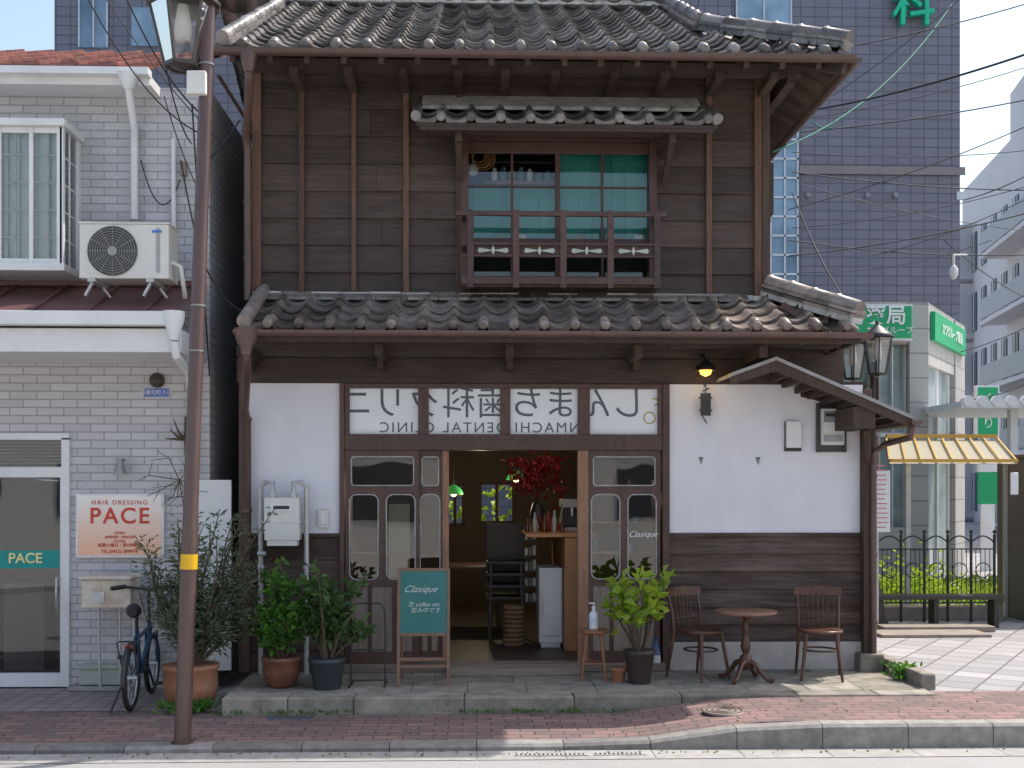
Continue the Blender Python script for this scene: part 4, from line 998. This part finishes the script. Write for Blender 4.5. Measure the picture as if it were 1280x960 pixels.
e=E('air_conditioner_unit'); ya=-.65; a0,a1,b0,b1=X(99,ya),X(211,ya),Z(348,ya,150),Z(280,ya,150)
m=MB(); m.box(a0,a1,ya,ya+.3,b0,b1,0); m.box(a0-.01,a1+.01,ya-.01,ya+.31,b1,b1+.015,0); m.build('casing',M('ac_cream',(.70,.67,.60),(.62,.60,.54),.45,3,stain=.3,stainc=(.45,.38,.28)),e,bevel=.01)
m=MB(); c=(X(141,ya),ya-.005,(b0+b1)/2)
m.cyl((c[0],ya-.003,c[2]),(c[0],ya+.01,c[2]),.205,n=32,mi=1)
for r in [.021*k for k in range(1,11)]: m.tube(arc((c[0],ya-.012,c[2]),r-.004,0,360,28),.0025,5,0,caps=False)
for k in range(12): t=math.radians(30*k); m.tube([(c[0],ya-.012,c[2]),(c[0]+.205*math.cos(t),ya-.012,c[2]+.205*math.sin(t))],.002,4,0)
m.cyl((c[0],ya-.018,c[2]),(c[0],ya-.01,c[2]),.04,n=16,mi=0)
m.build('fan_grille',[M('grille_grey',(.33,.32,.3),None,.5),M('fan_dark',(.07,.07,.07),None,.6)],e)
m=MB(); m.box(X(195,ya),X(200,ya),ya-.004,ya+.001,b0+.05,b1-.03,0); m.box(X(190,ya),X(202,ya),ya-.005,ya-.001,b1-.07,b1-.05,1); m.build('panel_marks',[M('groove',(.4,.4,.38),None,.6),M('blue_label',(.05,.2,.6),None,.4)],e)
m=MB()
for px in (115,188):
    x=X(px,ya); m.box(x-.03,x+.03,ya-.02,ya+.32,b0-.03,b0-.002); m.beam((x-.0,ya+.02,b0-.03),(x-.06,ya+.02,Z(372,ya+.1,150)),.03,.02); m.beam((x,ya+.28,b0-.03),(x+.06,ya+.3,b0-.12),.03,.02)
m.build('stand',steel,e)
m=MB()
m.tube([(a1+.0,ya+.1,b0+.15),(a1+.07,ya+.1,b0+.12),(a1+.08,ya+.2,b0-.1),(a1+.0,ya+.5,b0-.16)],.02,8); m.build('hose',offw,e)
m=MB(); a,b=X(195,-.05),Z(477); m.tube([(a,-.0,b),(a,-.04,b),(a,-.07,b),(a,-.085,b)],.05,18,0,[.065,.065,.045,.01]); m.build('round_wall_lamp',M('bronze_lamp',(.07,.055,.045),None,.4))
m=MB(); m.box(X(181),X(211),-.012,-.001,Z(497),Z(487)); m.build('address_plate',M('blue_plate',(.12,.2,.55),None,.4)); 
text('address_plate_text','呉服元町 7-12',.045,(X(196),-.015,Z(492)),whites,bpy.data.objects['address_plate'])
m=MB(); a,b=X(150,-.1),Z(582); m.lathe([(.05,-.08),(.045,-.03),(.03,.0),(.025,.04),(.03,.06)],a,-.1,b,14); m.tube([(a,-.1,b+.03),(a,-.0,b+.05)],.012,6); m.build('wall_spotlight',M('grey_lamp',(.35,.35,.33),None,.4,metal=.5))
m=MB()
for k in range(10):
    p=Vector((X(225,-.1),-.12,Z(600))); q=p+Vector((R.uniform(-.35,.05),R.uniform(-.15,0),R.uniform(-.25,.3))); mid=p.lerp(q,.5)+Vector((R.gauss(0,.05),0,R.gauss(0,.05))); m.tube([p,mid,q],.004,5,0,[.005,.004,.002]); 
    m.tube([mid,mid+Vector((R.gauss(0,.1),0,R.uniform(-.1,.15)))],.003,4)
p=Vector((X(230,-.1),-.03,Z(550))); 
for dx,dz in ((-.1,.08),(-.14,.0),(-.07,.17)): m.tube([p,p+Vector((dx*.5,-.1,dz*.3)),p+Vector((dx,-.15,dz))],.01,6,0,[.015,.011,.004])
m.tube([p+Vector((0,0,.2)),p+Vector((0,-.03,0)),p+Vector((.02,-.03,-.3))],.012,6)
m.build('dry_branch_decoration',bark)
m=MB(); m.box(X(248,-.05),X(289,-.05),-.05,-.02,.2,Z(600),0); m.build('utility_panel_fence',white,bevel=.004)
e=E('water_heater_box'); a0,a1=X(107,-.3),X(169,-.3); b0,b1=Z(757,-.3),Z(722,-.3)
m=MB(); m.box(a0,a1,-.42,-.12,b0,b1,0); m.box(a0-.015,a1+.015,-.45,-.1,b1,b1+.03,0); m.build('box',M('rusty_cream',(.68,.64,.56),(.55,.47,.37),.6,4,stain=.75,stainc=(.32,.14,.06),sst=(1,1,1),sscale=5),e,bevel=.012)
m=MB()
for px in (124,150,168): x=X(px,-.25); m.tube([(x,-.25,b0),(x,-.25,.45),(x+.01,-.25,.1)],.012,8)
m.box(a0+.1,a0+.2,-.43,-.42,b0+.05,b0+.14)
m.build('pipes',steel,e)
m=MB(); gx,gy=G(128,862,.06); m.box(gx-.2,gx+.2,gy,gy+.16,.1,.24,0); m.box(gx-.22,gx+.22,gy-.02,gy+.18,.24,.27,0); m.box(gx-.3,gx+.25,gy-.02,gy+.2,.05,.09,1)
m.build('planter_box',[M('green_grey_planter',(.42,.45,.38),None,.6),concrete],bevel=.006)
# ================= BICYCLE =================
rx_,ry_=G(164,888,.05); fx_,fy_=X(190,-.28),-.28
ang=math.atan2(fy_-ry_,fx_-rx_); B=E('bicycle',(rx_,ry_,.05),ang)
wb=math.hypot(fx_-rx_,fy_-ry_); r=.255
m=MB()
for cx in (0,wb):
    m.tube([(cx+(r-.02)*math.cos(t/16*math.pi),0,r+(r-.02)*math.sin(t/16*math.pi)) for t in range(33)],.022,8,0,caps=False)
m.build('tyres',M('rubber',(.02,.02,.02),None,.7),B)
m=MB()
for cx in (0,wb):
    m.tube([(cx+(r-.045)*math.cos(t/16*math.pi),0,r+(r-.045)*math.sin(t/16*math.pi)) for t in range(33)],.009,6,0,caps=False)
    for k in range(18): t=k*math.pi/9; m.tube([(cx,(-1)**k*.02,r),(cx+(r-.05)*math.cos(t),0,r+(r-.05)*math.sin(t))],.0015,4)
    m.cyl((cx,-.05,r),(cx,.05,r),.018)
m.build('wheels',alum,B)
bb=Vector((wb*.42,0,.27)); st_=Vector((wb*.26,0,.62)); hd=Vector((wb*.86,0,.62)); hd2=Vector((wb*.88,0,.5))
m=MB()
m.tube([bb,st_],.016,8); m.tube([hd2,bb],.019,8); m.tube([st_-Vector((-.01,0,.08)),hd-Vector((0,0,.04))],.016,8); m.tube([hd2,hd],.02,8)
for s_ in (-.045,.045): m.tube([(0,s_,r),bb+Vector((0,s_*.5,0))],.009,6); m.tube([(0,s_,r),st_+Vector((0,s_*.3,-.06))],.008,6); m.tube([(wb,s_,r),(wb-.03,s_,r+.28),hd2],.011,6)
m.build('frame',M('blue_frame',(.025,.08,.16),None,.3),B)
m=MB(); m.tube([st_,st_+Vector((-.02,0,.12))],.013,8); 
m.tube([hd,hd+Vector((-.03,0,.22)),hd+Vector((-.02,0,.27))],.014,8)
hb=hd+Vector((-.02,0,.28)); m.tube([hb+Vector((-.12,-.27,.02)),hb+Vector((-.06,-.2,.03)),hb,hb+Vector((-.06,.2,.03)),hb+Vector((-.12,.27,.02))],.012,8)
m.tube([hb+Vector((-.13,-.28,.02)),hb+Vector((-.05,-.18,.03))],.019,8); m.tube([hb+Vector((-.13,.28,.02)),hb+Vector((-.05,.18,.03))],.019,8)
m.cyl(bb+Vector((0,-.06,0)),bb+Vector((0,.06,0)),.03)
m.tube([(bb.x+.08*math.cos(t/10*math.pi),-.05,bb.z+.08*math.sin(t/10*math.pi)) for t in range(21)],.006,5)
m.tube([bb+Vector((0,-.07,0)),bb+Vector((.1,-.08,-.12))],.01,6); m.tube([bb+Vector((0,.07,0)),bb+Vector((-.1,.08,.12))],.01,6); m.box(bb.x+.06,bb.x+.14,-.15,-.08,bb.z-.14,bb.z-.12); m.box(bb.x-.14,bb.x-.06,.08,.15,bb.z+.11,bb.z+.13)
m.tube([(.0,.05,r),(-.08,.14,.0)],.009,6)
m.tube([hb+Vector((-.04,.15,0)),hb+Vector((.08,.1,-.02)),hd2+Vector((.03,0,.02))],.004,5); m.tube([hb+Vector((-.04,-.15,0)),hb+Vector((.1,-.08,-.03)),hd2+Vector((.03,0,.0))],.004,5)
m.tube([((r+.02)*math.cos(t),0,r+(r+.02)*math.sin(t)) for t in [math.radians(a) for a in range(40,200,16)]],.02,6)
for s_ in (-.04,.04): m.tube([st_+Vector((0,s_,-.1)),(-.12,s_*1.6,.56),(-.2,s_*1.6,.56),(0,s_*1.3,r)],.006,5)
m.build('components',black,B)
m=MB(); sp_=st_+Vector((-.03,0,.13))
prof=[(-.13,.075,.02),(-.09,.085,.03),(0,.05,.02),(.08,.022,.012),(.13,.012,.0)]
m.tube([(sp_.x+a,0,sp_.z+c) for a,b,c in prof],.05,12,0,[.035,.06,.045,.025,.012]); m.build('saddle',M('saddle_black',(.025,.025,.028),None,.5),B)
m=MB(); m.box(-.1,-.09,-.03,.03,.5,.53); m.build('reflector',M('red_reflector',(.5,.02,.02),None,.2),B)
m=MB(); bxo=wb*.92+.06; 
for z in (.62,.68,.74,.8): m.tube([(bxo,-.14,z),(bxo+.22,-.15,z),(bxo+.22,.15,z),(bxo,.14,z),(bxo,-.14,z)],.004,5)
for k in range(7): yy=-.14+k*.047; m.tube([(bxo,yy,.8),(bxo,yy,.61),(bxo+.22,yy,.61),(bxo+.22,yy,.8)],.003,4)
m.build('basket',steel,B)
# ================= BACKGROUND =================
T=E('office_tower'); m=MB(); Yt=14
tx0,tx1=X(68,Yt),X(1200,Yt)
m.box(tx0,tx1,Yt,Yt+14,0,26,0); m.build('walls',tower,T)
m=MB()
dkg=M('tower_glass',(.28,.42,.55),(.08,.14,.2),.08,.9)
def tw(a,b,c,d,mi): m.box(X(a,Yt),X(b,Yt),Yt-.04,Yt+.02,Z(d,Yt,a),Z(c,Yt,a),mi)
tw(920,988,-60,40,1); tw(527,600,-40,14,1)
tw(100,135,-40,60,1); tw(165,200,10,58,1)
tw(965,995,140,372,1)
m.build('windows',[white,dkg],T)
m=MB()
def tw2(a,b,c,d,mi): m.box(X(a,Yt),X(b,Yt),Yt-.07,Yt-.041,Z(d,Yt,a),Z(c,Yt,a),mi)
z=150
while z<370: tw2(963,997,z,z+2.5,0); z+=24
for px in (963,980,996,): tw2(px-1,px+1,140,372,0)
for px in (920,954,988,527,564,600,100,118,135): tw2(px-1,px+1,-60,14 if px in(527,564,600) else (60 if px<200 else 40),0)
tw2(998,1205,208,218,2); tw(1195,1208,240,250,0)
m.build('window_frames',[alum,dkg,M('tower_band',(.22,.20,.20),None,.6)],T)
m=MB()
for px in (1009,1083,1118): 
    c=V3(px,245,Yt); m.cyl((c.x,Yt-.1,c.z),(c.x,Yt,c.z),.055,n=10)
m.build('wall_vents',M('vent_grey',(.25,.25,.27),None,.5),T)
c=V3(1138,14,Yt); text('tower_sign','科',.95,(c.x,Yt-.15,c.z),M('green_letter',(.0,.5,.28),None,.4),T,ex=.06,off=.01)
P_=E('pharmacy_building'); Yp=8.0
m=MB()
ztp=Z(378,Yp,1100)
def quadwall(mb,p,q,z0,z1,mi=0,th=.25):
    p=Vector((p[0],p[1],0));q=Vector((q[0],q[1],0)); d=(q-p).normalized(); n=Vector((-d.y,d.x,0))*th
    vs=[p,q,q+n,p+n]; mb.add([(v.x,v.y,z0) for v in vs]+[(v.x,v.y,z1) for v in vs],[(3,2,1,0),(4,5,6,7),(0,1,5,4),(1,2,6,5),(2,3,7,6),(3,0,4,7)],mi)
A=(X(960,Yp),Yp); Bp=(X(1160,Yp),Yp); Cp=(X(1206,Yp+2.6),Yp+2.6)
quadwall(m,A,Bp,Z(430,Yp,1100),ztp); quadwall(m,Bp,Cp,Z(455,Yp,1100),ztp)
quadwall(m,(X(1136,Yp),Yp-.02),(X(1160,Yp),Yp-.02),.1,ztp-.02)
quadwall(m,(X(1090,Yp),Yp-.02),(X(1100,Yp),Yp-.02),.1,ztp-.02)
quadwall(m,(X(1190,Yp+1.9),Yp+1.75),Cp,.1,ztp-.02)
quadwall(m,A,Bp,.1,Z(660,Yp)); 
m.add([(A[0],Yp+.25,ztp-.02),(Bp[0],Yp+.25,ztp-.02),(Cp[0]-.2,Cp[1]+.1,ztp-.02),(Cp[0],13.9,ztp-.02),(A[0],13.9,ztp-.02)],[(0,1,2,3,4)])
quadwall(m,Cp,(Cp[0],13.9),.1,ztp)
m.build('walls',stone,P_)
m=MB(); quadwall(m,(A[0],Yp+.2),(Bp[0],Yp+.2),.1,ztp-.3,0,.05); quadwall(m,(Bp[0]+.02,Yp+.2),(Cp[0]-.05,Cp[1]+.1),.1,ztp-.3,0,.05); m.build('glazing',M('shop_glass',(.40,.47,.46),(.16,.21,.20),.1,1.5),P_)
m=MB()
for px in (1102,1118,1134): quadwall(m,(X(px,Yp),Yp+.1),(X(px+1.2,Yp),Yp+.1),.1,ztp-.3)
quadwall(m,(A[0],Yp+.1),(Bp[0],Yp+.1),Z(545,Yp),Z(540,Yp)); 
for f in (.3,.6):
    p=(Bp[0]+(Cp[0]-Bp[0])*f,Bp[1]+(Cp[1]-Bp[1])*f+.1); quadwall(m,p,(p[0]+.03,p[1]+.05),.1,ztp-.4)
m.build('mullions',white,P_)
m=MB(); s0,s1=X(1046,Yp-.2),X(1138,Yp-.2); zs0,zs1=Z(423,Yp-.2,1100),Z(383,Yp-.2,1100)
m.box(s0,s1,Yp-.25,Yp-.03,zs0,zs1,0); m.box(s0-.02,s1+.02,Yp-.24,Yp-.04,zs0-.03,zs0,1); m.box(s0-.02,s1+.02,Yp-.24,Yp-.04,zs1,zs1+.03,1)
dx_,dy_=(Cp[0]-Bp[0]),(Cp[1]-Bp[1]); LL=math.hypot(dx_,dy_); dx_/=LL;dy_/=LL; nx,ny=dy_,-dx_
quadwall(m,(Bp[0]+dx_*.15+nx*.08,Bp[1]+dy_*.15+ny*.08),(Bp[0]+dx_*(LL-.35)+nx*.08,Bp[1]+dy_*(LL-.35)+ny*.08),Z(424,Yp,1160),Z(388,Yp,1160),0,.07)
m.build('green_signboards',[greens,white],P_)
text('sign_letters','薬局',.33,(X(1106,Yp-.2),Yp-.262,Z(396,Yp-.2,1100)),whites,P_,off=.006); text('sign_letters_small','カワグループ',.13,(X(1110,Yp-.2),Yp-.262,Z(414,Yp-.2,1100)),whites,P_)
rzd=math.degrees(math.atan2(dy_,dx_))
text('sign_letters_side','カワグループ薬局',.22,(Bp[0]+dx_*LL*.48+nx*.1,Bp[1]+dy_*LL*.48+ny*.1,Z(406,Yp,1160)),whites,P_,rz=rzd,ex=.003)
m=MB(); Yv=12; c0=V3(1219,545,Yv); c1=V3(1243,485,Yv); m.box(c0.x,c1.x,Yv-.15,Yv,c0.z,c1.z,0); m.box(c0.x-.04,c1.x+.04,Yv-.13,Yv-.02,c0.z-.04,c1.z+.04,1); m.box((c0.x+c1.x)/2-.05,(c0.x+c1.x)/2+.05,Yv-.1,Yv-.03,.165,c0.z,1); ob=m.build('vertical_pharmacy_sign',[greens,white])
text('vertical_sign_letters','く\nす\nり',.24,((c0.x+c1.x)/2,Yv-.16,(c0.z+c1.z)/2),whites,ob)
m=MB(); c0=V3(1221,630,Yv); c1=V3(1243,590,Yv); m.box(c0.x,c1.x,Yv-.12,Yv-.02+.0,c0.z,c1.z,0); m.box(c0.x,c1.x,Yv-.12,Yv-.02,c1.z,c1.z+.3,1); m.box(c0.x+.05,c1.x-.05,Yv-.12,Yv-.05,.165,c0.z,1); m.build('green_sign_stand',[greens,white])
# apartment block
A_=E('apartment_building'); m=MB(); g=MB(); rl=MB(); fr_=MB()
pA=Vector((X(1203,46),46,0)); pB=Vector((X(1420,24),24,0)); d=(pB-pA).normalized(); nrm=Vector((d.y,-d.x,0)); L=(pB-pA).length
zt=Z(240,46,1205)
quadwall(m,(pA.x,pA.y),(pB.x,pB.y),0,zt,0,10)
pm=pA+d*(L*.30)+nrm*-.5; quadwall(m,(pm.x,pm.y),(pB.x,pB.y),zt,zt+2.6,0,8)
st_n=int(zt/2.9); ns=13
for k in range(st_n):
    z=k*2.9+.4
    for s in range(ns):
        a=pA+d*(L*s/ns+.45)+nrm*.05; b=pA+d*(L*(s+1)/ns-.45)+nrm*.05
        quadwall(g,(a.x,a.y),(b.x,b.y),z+(.3 if s%3 else .9),z+2.15,0,.1)
        c_=(a+b)/2+nrm*.03; quadwall(fr_,(c_.x-d.x*.05,c_.y-d.y*.05),(c_.x+d.x*.05,c_.y+d.y*.05),z+(.3 if s%3 else .9),z+2.15,0,.05)
    for (l0,l1) in ((.2,L*.10),(L*.36,L)):
        p=pA+nrm*1.1+d*l0; q=pA+nrm*1.1+d*l1
        quadwall(m,(p.x,p.y),(q.x,q.y),z-.2,z-.02,0,1.05)
        quadwall(rl,(p.x,p.y),(q.x,q.y),z+.05,z+.9,0,.06)
        quadwall(m,(q.x-d.x*.12,q.y-d.y*.12),(q.x,q.y),z-.2,z+2.65,0,1.05)
m.build('walls',M('apartment_white',(.62,.62,.63),(.56,.56,.58),.7,.4),A_); g.build('windows',M('apt_glass',(.06,.085,.12),(.1,.13,.16),.35),A_); rl.build('balcony_panels',M('balcony_grey',(.36,.38,.41),None,.5),A_); fr_.build('window_mullions',white,A_)
# bus shelter
Cn=E('bus_shelter'); Yk=4.6; m=MB()
z0=Z(550,Yk,1180); z0b=Z(580,Yk-1.2,1180); k0,k1=X(1108,Yk),X(1246,Yk); f0_,f1_=X(1112,Yk-1.2),X(1272,Yk-1.2)
m.beam((k0,Yk,z0+.05),(k1,Yk,z0+.05),.05,.05); m.beam((f0_,Yk-1.2,z0b+.04),(f1_,Yk-1.2,z0b+.04),.05,.04)
for i in range(9):
    t=i/8; m.beam((k0+(k1-k0)*t,Yk,z0+.03),(f0_+(f1_-f0_)*t,Yk-1.2,z0b+.03),.018,.02,0)
for x in (k0+.1,k1-.1): m.box(x-.03,x+.03,Yk-.5,Yk-.44,.165,(z0+z0b)/2-.03,1)
m.build('yellow_frame',[M('yellow_steel',(.6,.34,.05),None,.4),steel],Cn)
m=MB(); m.add([(k0,Yk,z0),(k1,Yk,z0),(f1_,Yk-1.2,z0b),(f0_,Yk-1.2,z0b)],[(0,1,2,3)]); m.build('translucent_roof',LEAF('poly_sheet',(.42,.38,.28),(.5,.45,.32)),Cn)
Ar=E('arcade_canopy'); m=MB(); Yq=7; z1=Z(512,Yq,1240); q0=X(1188,Yq); m.box(q0,q0+6,Yq-.4,Yq+2,z1,z1+.10,0)
for i in range(16): m.cyl((q0+.1+i*.22,Yq-.42,z1+.10),(q0+.1+i*.22,Yq-.36,z1+.10),.085,n=14)
for x in (q0+1.0,q0+4): m.box(x-.06,x+.06,Yq,Yq+.12,.165,z1)
m.build('canopy',white,Ar)
m=MB(); Yd=3.4; cxx=X(1246,Yd+1); czz=Z(572,Yd,1246); m.box(cxx,cxx+3,Yd,Yd+1,.165,czz,0); m.box(cxx-.03,cxx+3,Yd-.04,Yd+1.04,czz,czz+.05,0); m.box(X(1246,Yd)+.16,X(1246,Yd)+.26,Yd-.02,Yd,czz-.45,czz-.18,1); m.build('equipment_kiosk',[M('brown_panel',(.17,.14,.13),(.13,.105,.10),.6,2,rnd=.1,stain=.3),white],bevel=.01)
Fe=E('iron_fence'); m=MB(); Yf=3.6; f0,f1=X(1097,Yf),X(1243,Yf); zf0,zf1=.4,Z(672,Yf,1170)
n=5; w=(f1-f0)/n
for i in range(n+1): x=f0+i*w; m.cyl((x,Yf,.165),(x,Yf,zf1+.04),.018,n=8); m.lathe([(0,.0),(.03,.03),(0,.06)],x,Yf,zf1+.04,8)
for i in range(n):
    a=f0+i*w; c=a+w/2
    m.tube([(a+w*t/8,Yf,zf1-.06+.08*math.sin(math.pi*t/8)) for t in range(9)],.01,6); m.tube([(a,Yf,zf1-.14),(a+w,Yf,zf1-.14)],.009,6)
    m.tube([(a,Yf,zf0),(a+w,Yf,zf0)],.012,6)
    for k in range(1,5): m.tube([(a+w*k/5,Yf,zf0),(a+w*k/5,Yf,zf1-.14)],.005,5)
    m.tube(arc((c,Yf-.01,(zf0+zf1)/2),.09,0,360,16),.007,5); 
m.build('railings',black,Fe)
m=MB(); m.box(X(1097,3.8),X(1250,3.8),3.75,4.0,.165,.33,0); m.box(X(1105,2.6),X(1245,2.6),2.6,2.9,.165,.23,0); m.box(X(1100,2.2),X(1238,2.2),2.15,2.6,.165,.20,0); m.build('stone_kerb_bench',M('bench_stone',(.3,.25,.2),(.22,.18,.15),.8,6),bevel=.01)
m=MB(); m.box(X(1092,3),X(1252,3),2.95,3.2,.50,.55,0)
for px in (1100,1170,1245): x=X(px,3); m.box(x-.03,x+.03,2.98,3.16,.165,.50,0)
m.build('park_bench',M('bench_dark',(.05,.04,.035),None,.6),bevel=.005)
m=MB()
for i in range(5000): m.leaf((R.uniform(3.8,9),R.uniform(4.1,7.3),.2+R.random()*.2),(R.gauss(0,.5),R.gauss(0,.5),1),.12,.03)
for i in range(500): m.leaf((X(1140,5)+R.gauss(0,.3),5+R.gauss(0,.25),.3+abs(R.gauss(0,.22))),(R.gauss(0,1),R.gauss(0,1),.6),.1,.05)
m.build('grass_bed',lf_lime)
m=MB(); Yn=2.9; c0,c1=V3(1090,665,Yn),V3(1112,588,Yn); m.box(c0.x,c1.x,Yn-.02,Yn,c0.z,c1.z,0)
for k in range(14): z=c0.z+.05+k*.055; m.box(c0.x+.02,c1.x-.02-.05*R.random(),Yn-.023,Yn-.02,z,z+.012,1)
m.box(c0.x+.05,c0.x+.08,Yn,Yn+.03,.165,c1.z,2); m.build('notice_board',[white,M('pinkprint',(.6,.2,.22),None,.6),steel],bevel=.003)
m=MB(); c=V3(1192,340,6); m.tube([(c.x,6,c.z+.25),(c.x,6,c.z+.1)],.02,6); m.lathe([(.02,.1),(.06,.05),(.06,-.05),(.03,-.1)],c.x,6,c.z,10); m.tube([(c.x,6,c.z+.25),(c.x+.2,6,c.z+.25)],.012,6); m.build('hanging_street_camera',offw)
# ---- opposite side of the street (behind the viewer) ----
O_=E('dental_clinic_building'); m=MB(); m.box(-16,14,-26,-18.5,0,7.0); m.build('walls',M('clinic_white',(.80,.79,.77),(.75,.74,.72),.8,1),O_)
m=MB()
for k in range(8):
    for z in (1.0,4.9): m.box(-14+k*3.5,-12+k*3.5,-18.5,-18.45,z,z+1.4)
m.build('windows',M('clinic_glass',(.06,.08,.1),None,.08),O_)
m=MB(); m.box(-4.5,5.5,-18.5,-18.3,3.2,4.5); m.build('sign_panel',whites,O_)
text('sign_letters','しんまち歯科クリニック',.8,(.5,-18.28,3.9),sign_dark,O_,rz=180)
mb=MB(); mb.add([(-120,-18.5,.1),(120,-18.5,.1),(120,-9.4,.1),(-120,-9.4,.1)],[(0,1,2,3)]); mb.box(-120,120,-9.4,-9.25,-.02,.105); mb.build('opposite_pavement',M('pale_concrete',(.5,.48,.45),(.4,.385,.36),.9,5))
# ================= CABLES =================
def cable(mb,a,b,sag=.2,r=.008,n=12):
    a=Vector(a);b=Vector(b); mb.tube([a.lerp(b,i/n)-Vector((0,0,sag*4*(i/n)*(1-i/n))) for i in range(n+1)],r,5)
Cb=MB()
for (p,q,s,r) in [((1000,140,3),(1300,62,0),.06,.012),((1000,165,5),(1330,115,5),.06,.010),((990,215,7),(1330,238,7),.08,.010),
    ((985,320,6),(1300,262,6),.08,.010),((985,300,8),(1300,318,8),.1,.010),((1050,60,3),(1330,-10,3),.05,.008),
    ((985,262,7),(1300,150,7),.1,.009),((1200,500,9),(1300,470,9),.1,.01),
    ((995,150,4),(1310,75,4),.08,.006),((990,190,6),(1310,185,6),.1,.007),((990,285,7),(1310,225,7),.12,.007),((1040,120,5),(1210,-10,5),.05,.006),
    ((1000,230,6),(1300,290,9),.1,.007),((1090,320,8),(1300,240,8),.1,.008),((870,18,4),(880,-30,4),.0,.006),((1180,300,6),(1300,380,9),.1,.008),((1000,340,7),(1240,300,7),.15,.006),((1200,440,9),(1300,400,9),.05,.008),((1205,250,7),(1300,210,7),.05,.009)]:
    cable(Cb,V3(*p),V3(*q),s,r)
cable(Cb,V3(990,240,1),V3(1075,400,-.5),.12,.007)
Cb.build('overhead_cables',M('cable_black',(.02,.025,.03),None,.7))
Cb=MB(); cable(Cb,V3(965,190,1),V3(1190,5,6),.3,.010); cable(Cb,V3(1000,130,3),V3(1040,160,3),.1,.008); Cb.build('green_guy_cable',M('cable_green',(.02,.16,.12),None,.8))
Cb=MB()
for (p,q,s,r) in [((150,-20,-1.5),(262,150,-.3),.15,.007),((100,-20,-1.5),(258,170,-.3),.2,.006),((190,-10,-2),(240,180,-.3),.2,.006),((240,130,-.2),(262,470,-.1),.05,.008),((176,200,-.05),(225,225,-.05),.3,.006),((226,200,-.06),(258,340,-.06),.08,.007),((250,210,-.1),(300,150,-.05),.03,.009),((255,330,-.1),(310,390,-.3),.1,.008),((120,-20,-1),(300,200,-.1),.1,.005),((205,120,-.6),(262,260,-.1),.1,.005)]:
    cable(Cb,V3(*p),V3(*q),s,r)
Cb.build('service_cables',M('cable_black2',(.03,.03,.03),None,.5))
m=MB(); a,b=X(228,-.05),Z(215); m.box(a-.02,a+.03,-.06,-.0,b-.07,b+.05); m.box(X(170)-.02,X(170)+.02,-.05,0,Z(180),Z(165)); m.build('cable_clamp',M('clampb',(.25,.2,.15),None,.5),bevel=.004)
# ================= LIGHT, SKY, CAMERA =================
sd=Vector((2.8,1.40,5.0)).normalized()
L=bpy.data.lights.new('sun','SUN'); L.energy=5.0; L.angle=math.radians(.5); L.color=(1,.95,.88)
o=bpy.data.objects.new('sun',L); o.rotation_euler=(-sd).to_track_quat('-Z','Y').to_euler(); o.location=(5,5,20); sc.collection.objects.link(o)
w=bpy.data.worlds.new('World'); sc.world=w; w.use_nodes=True; nt=w.node_tree
sk=nt.nodes.new('ShaderNodeTexSky'); sk.sky_type='NISHITA'; sk.sun_disc=False; sk.sun_elevation=math.asin(sd.z); sk.sun_rotation=math.atan2(sd.x,sd.y); sk.dust_density=3.5; sk.air_density=1.2; sk.ozone_density=.8
bg=nt.nodes['Background']; nt.links.new(sk.outputs[0],bg.inputs[0]); bg.inputs[1].default_value=.27
c=bpy.data.cameras.new('camera'); co=bpy.data.objects.new('camera',c); sc.collection.objects.link(co)
co.location=(0,-DC,HC); co.rotation_euler=(math.radians(90),0,-TH); c.sensor_width=36; c.lens=F/1280*36; c.shift_y=130/1280; c.clip_end=1000; c.clip_start=.05
sc.camera=co
sc.view_settings.view_transform='Standard'; sc.view_settings.look='None'; sc.view_settings.exposure=0
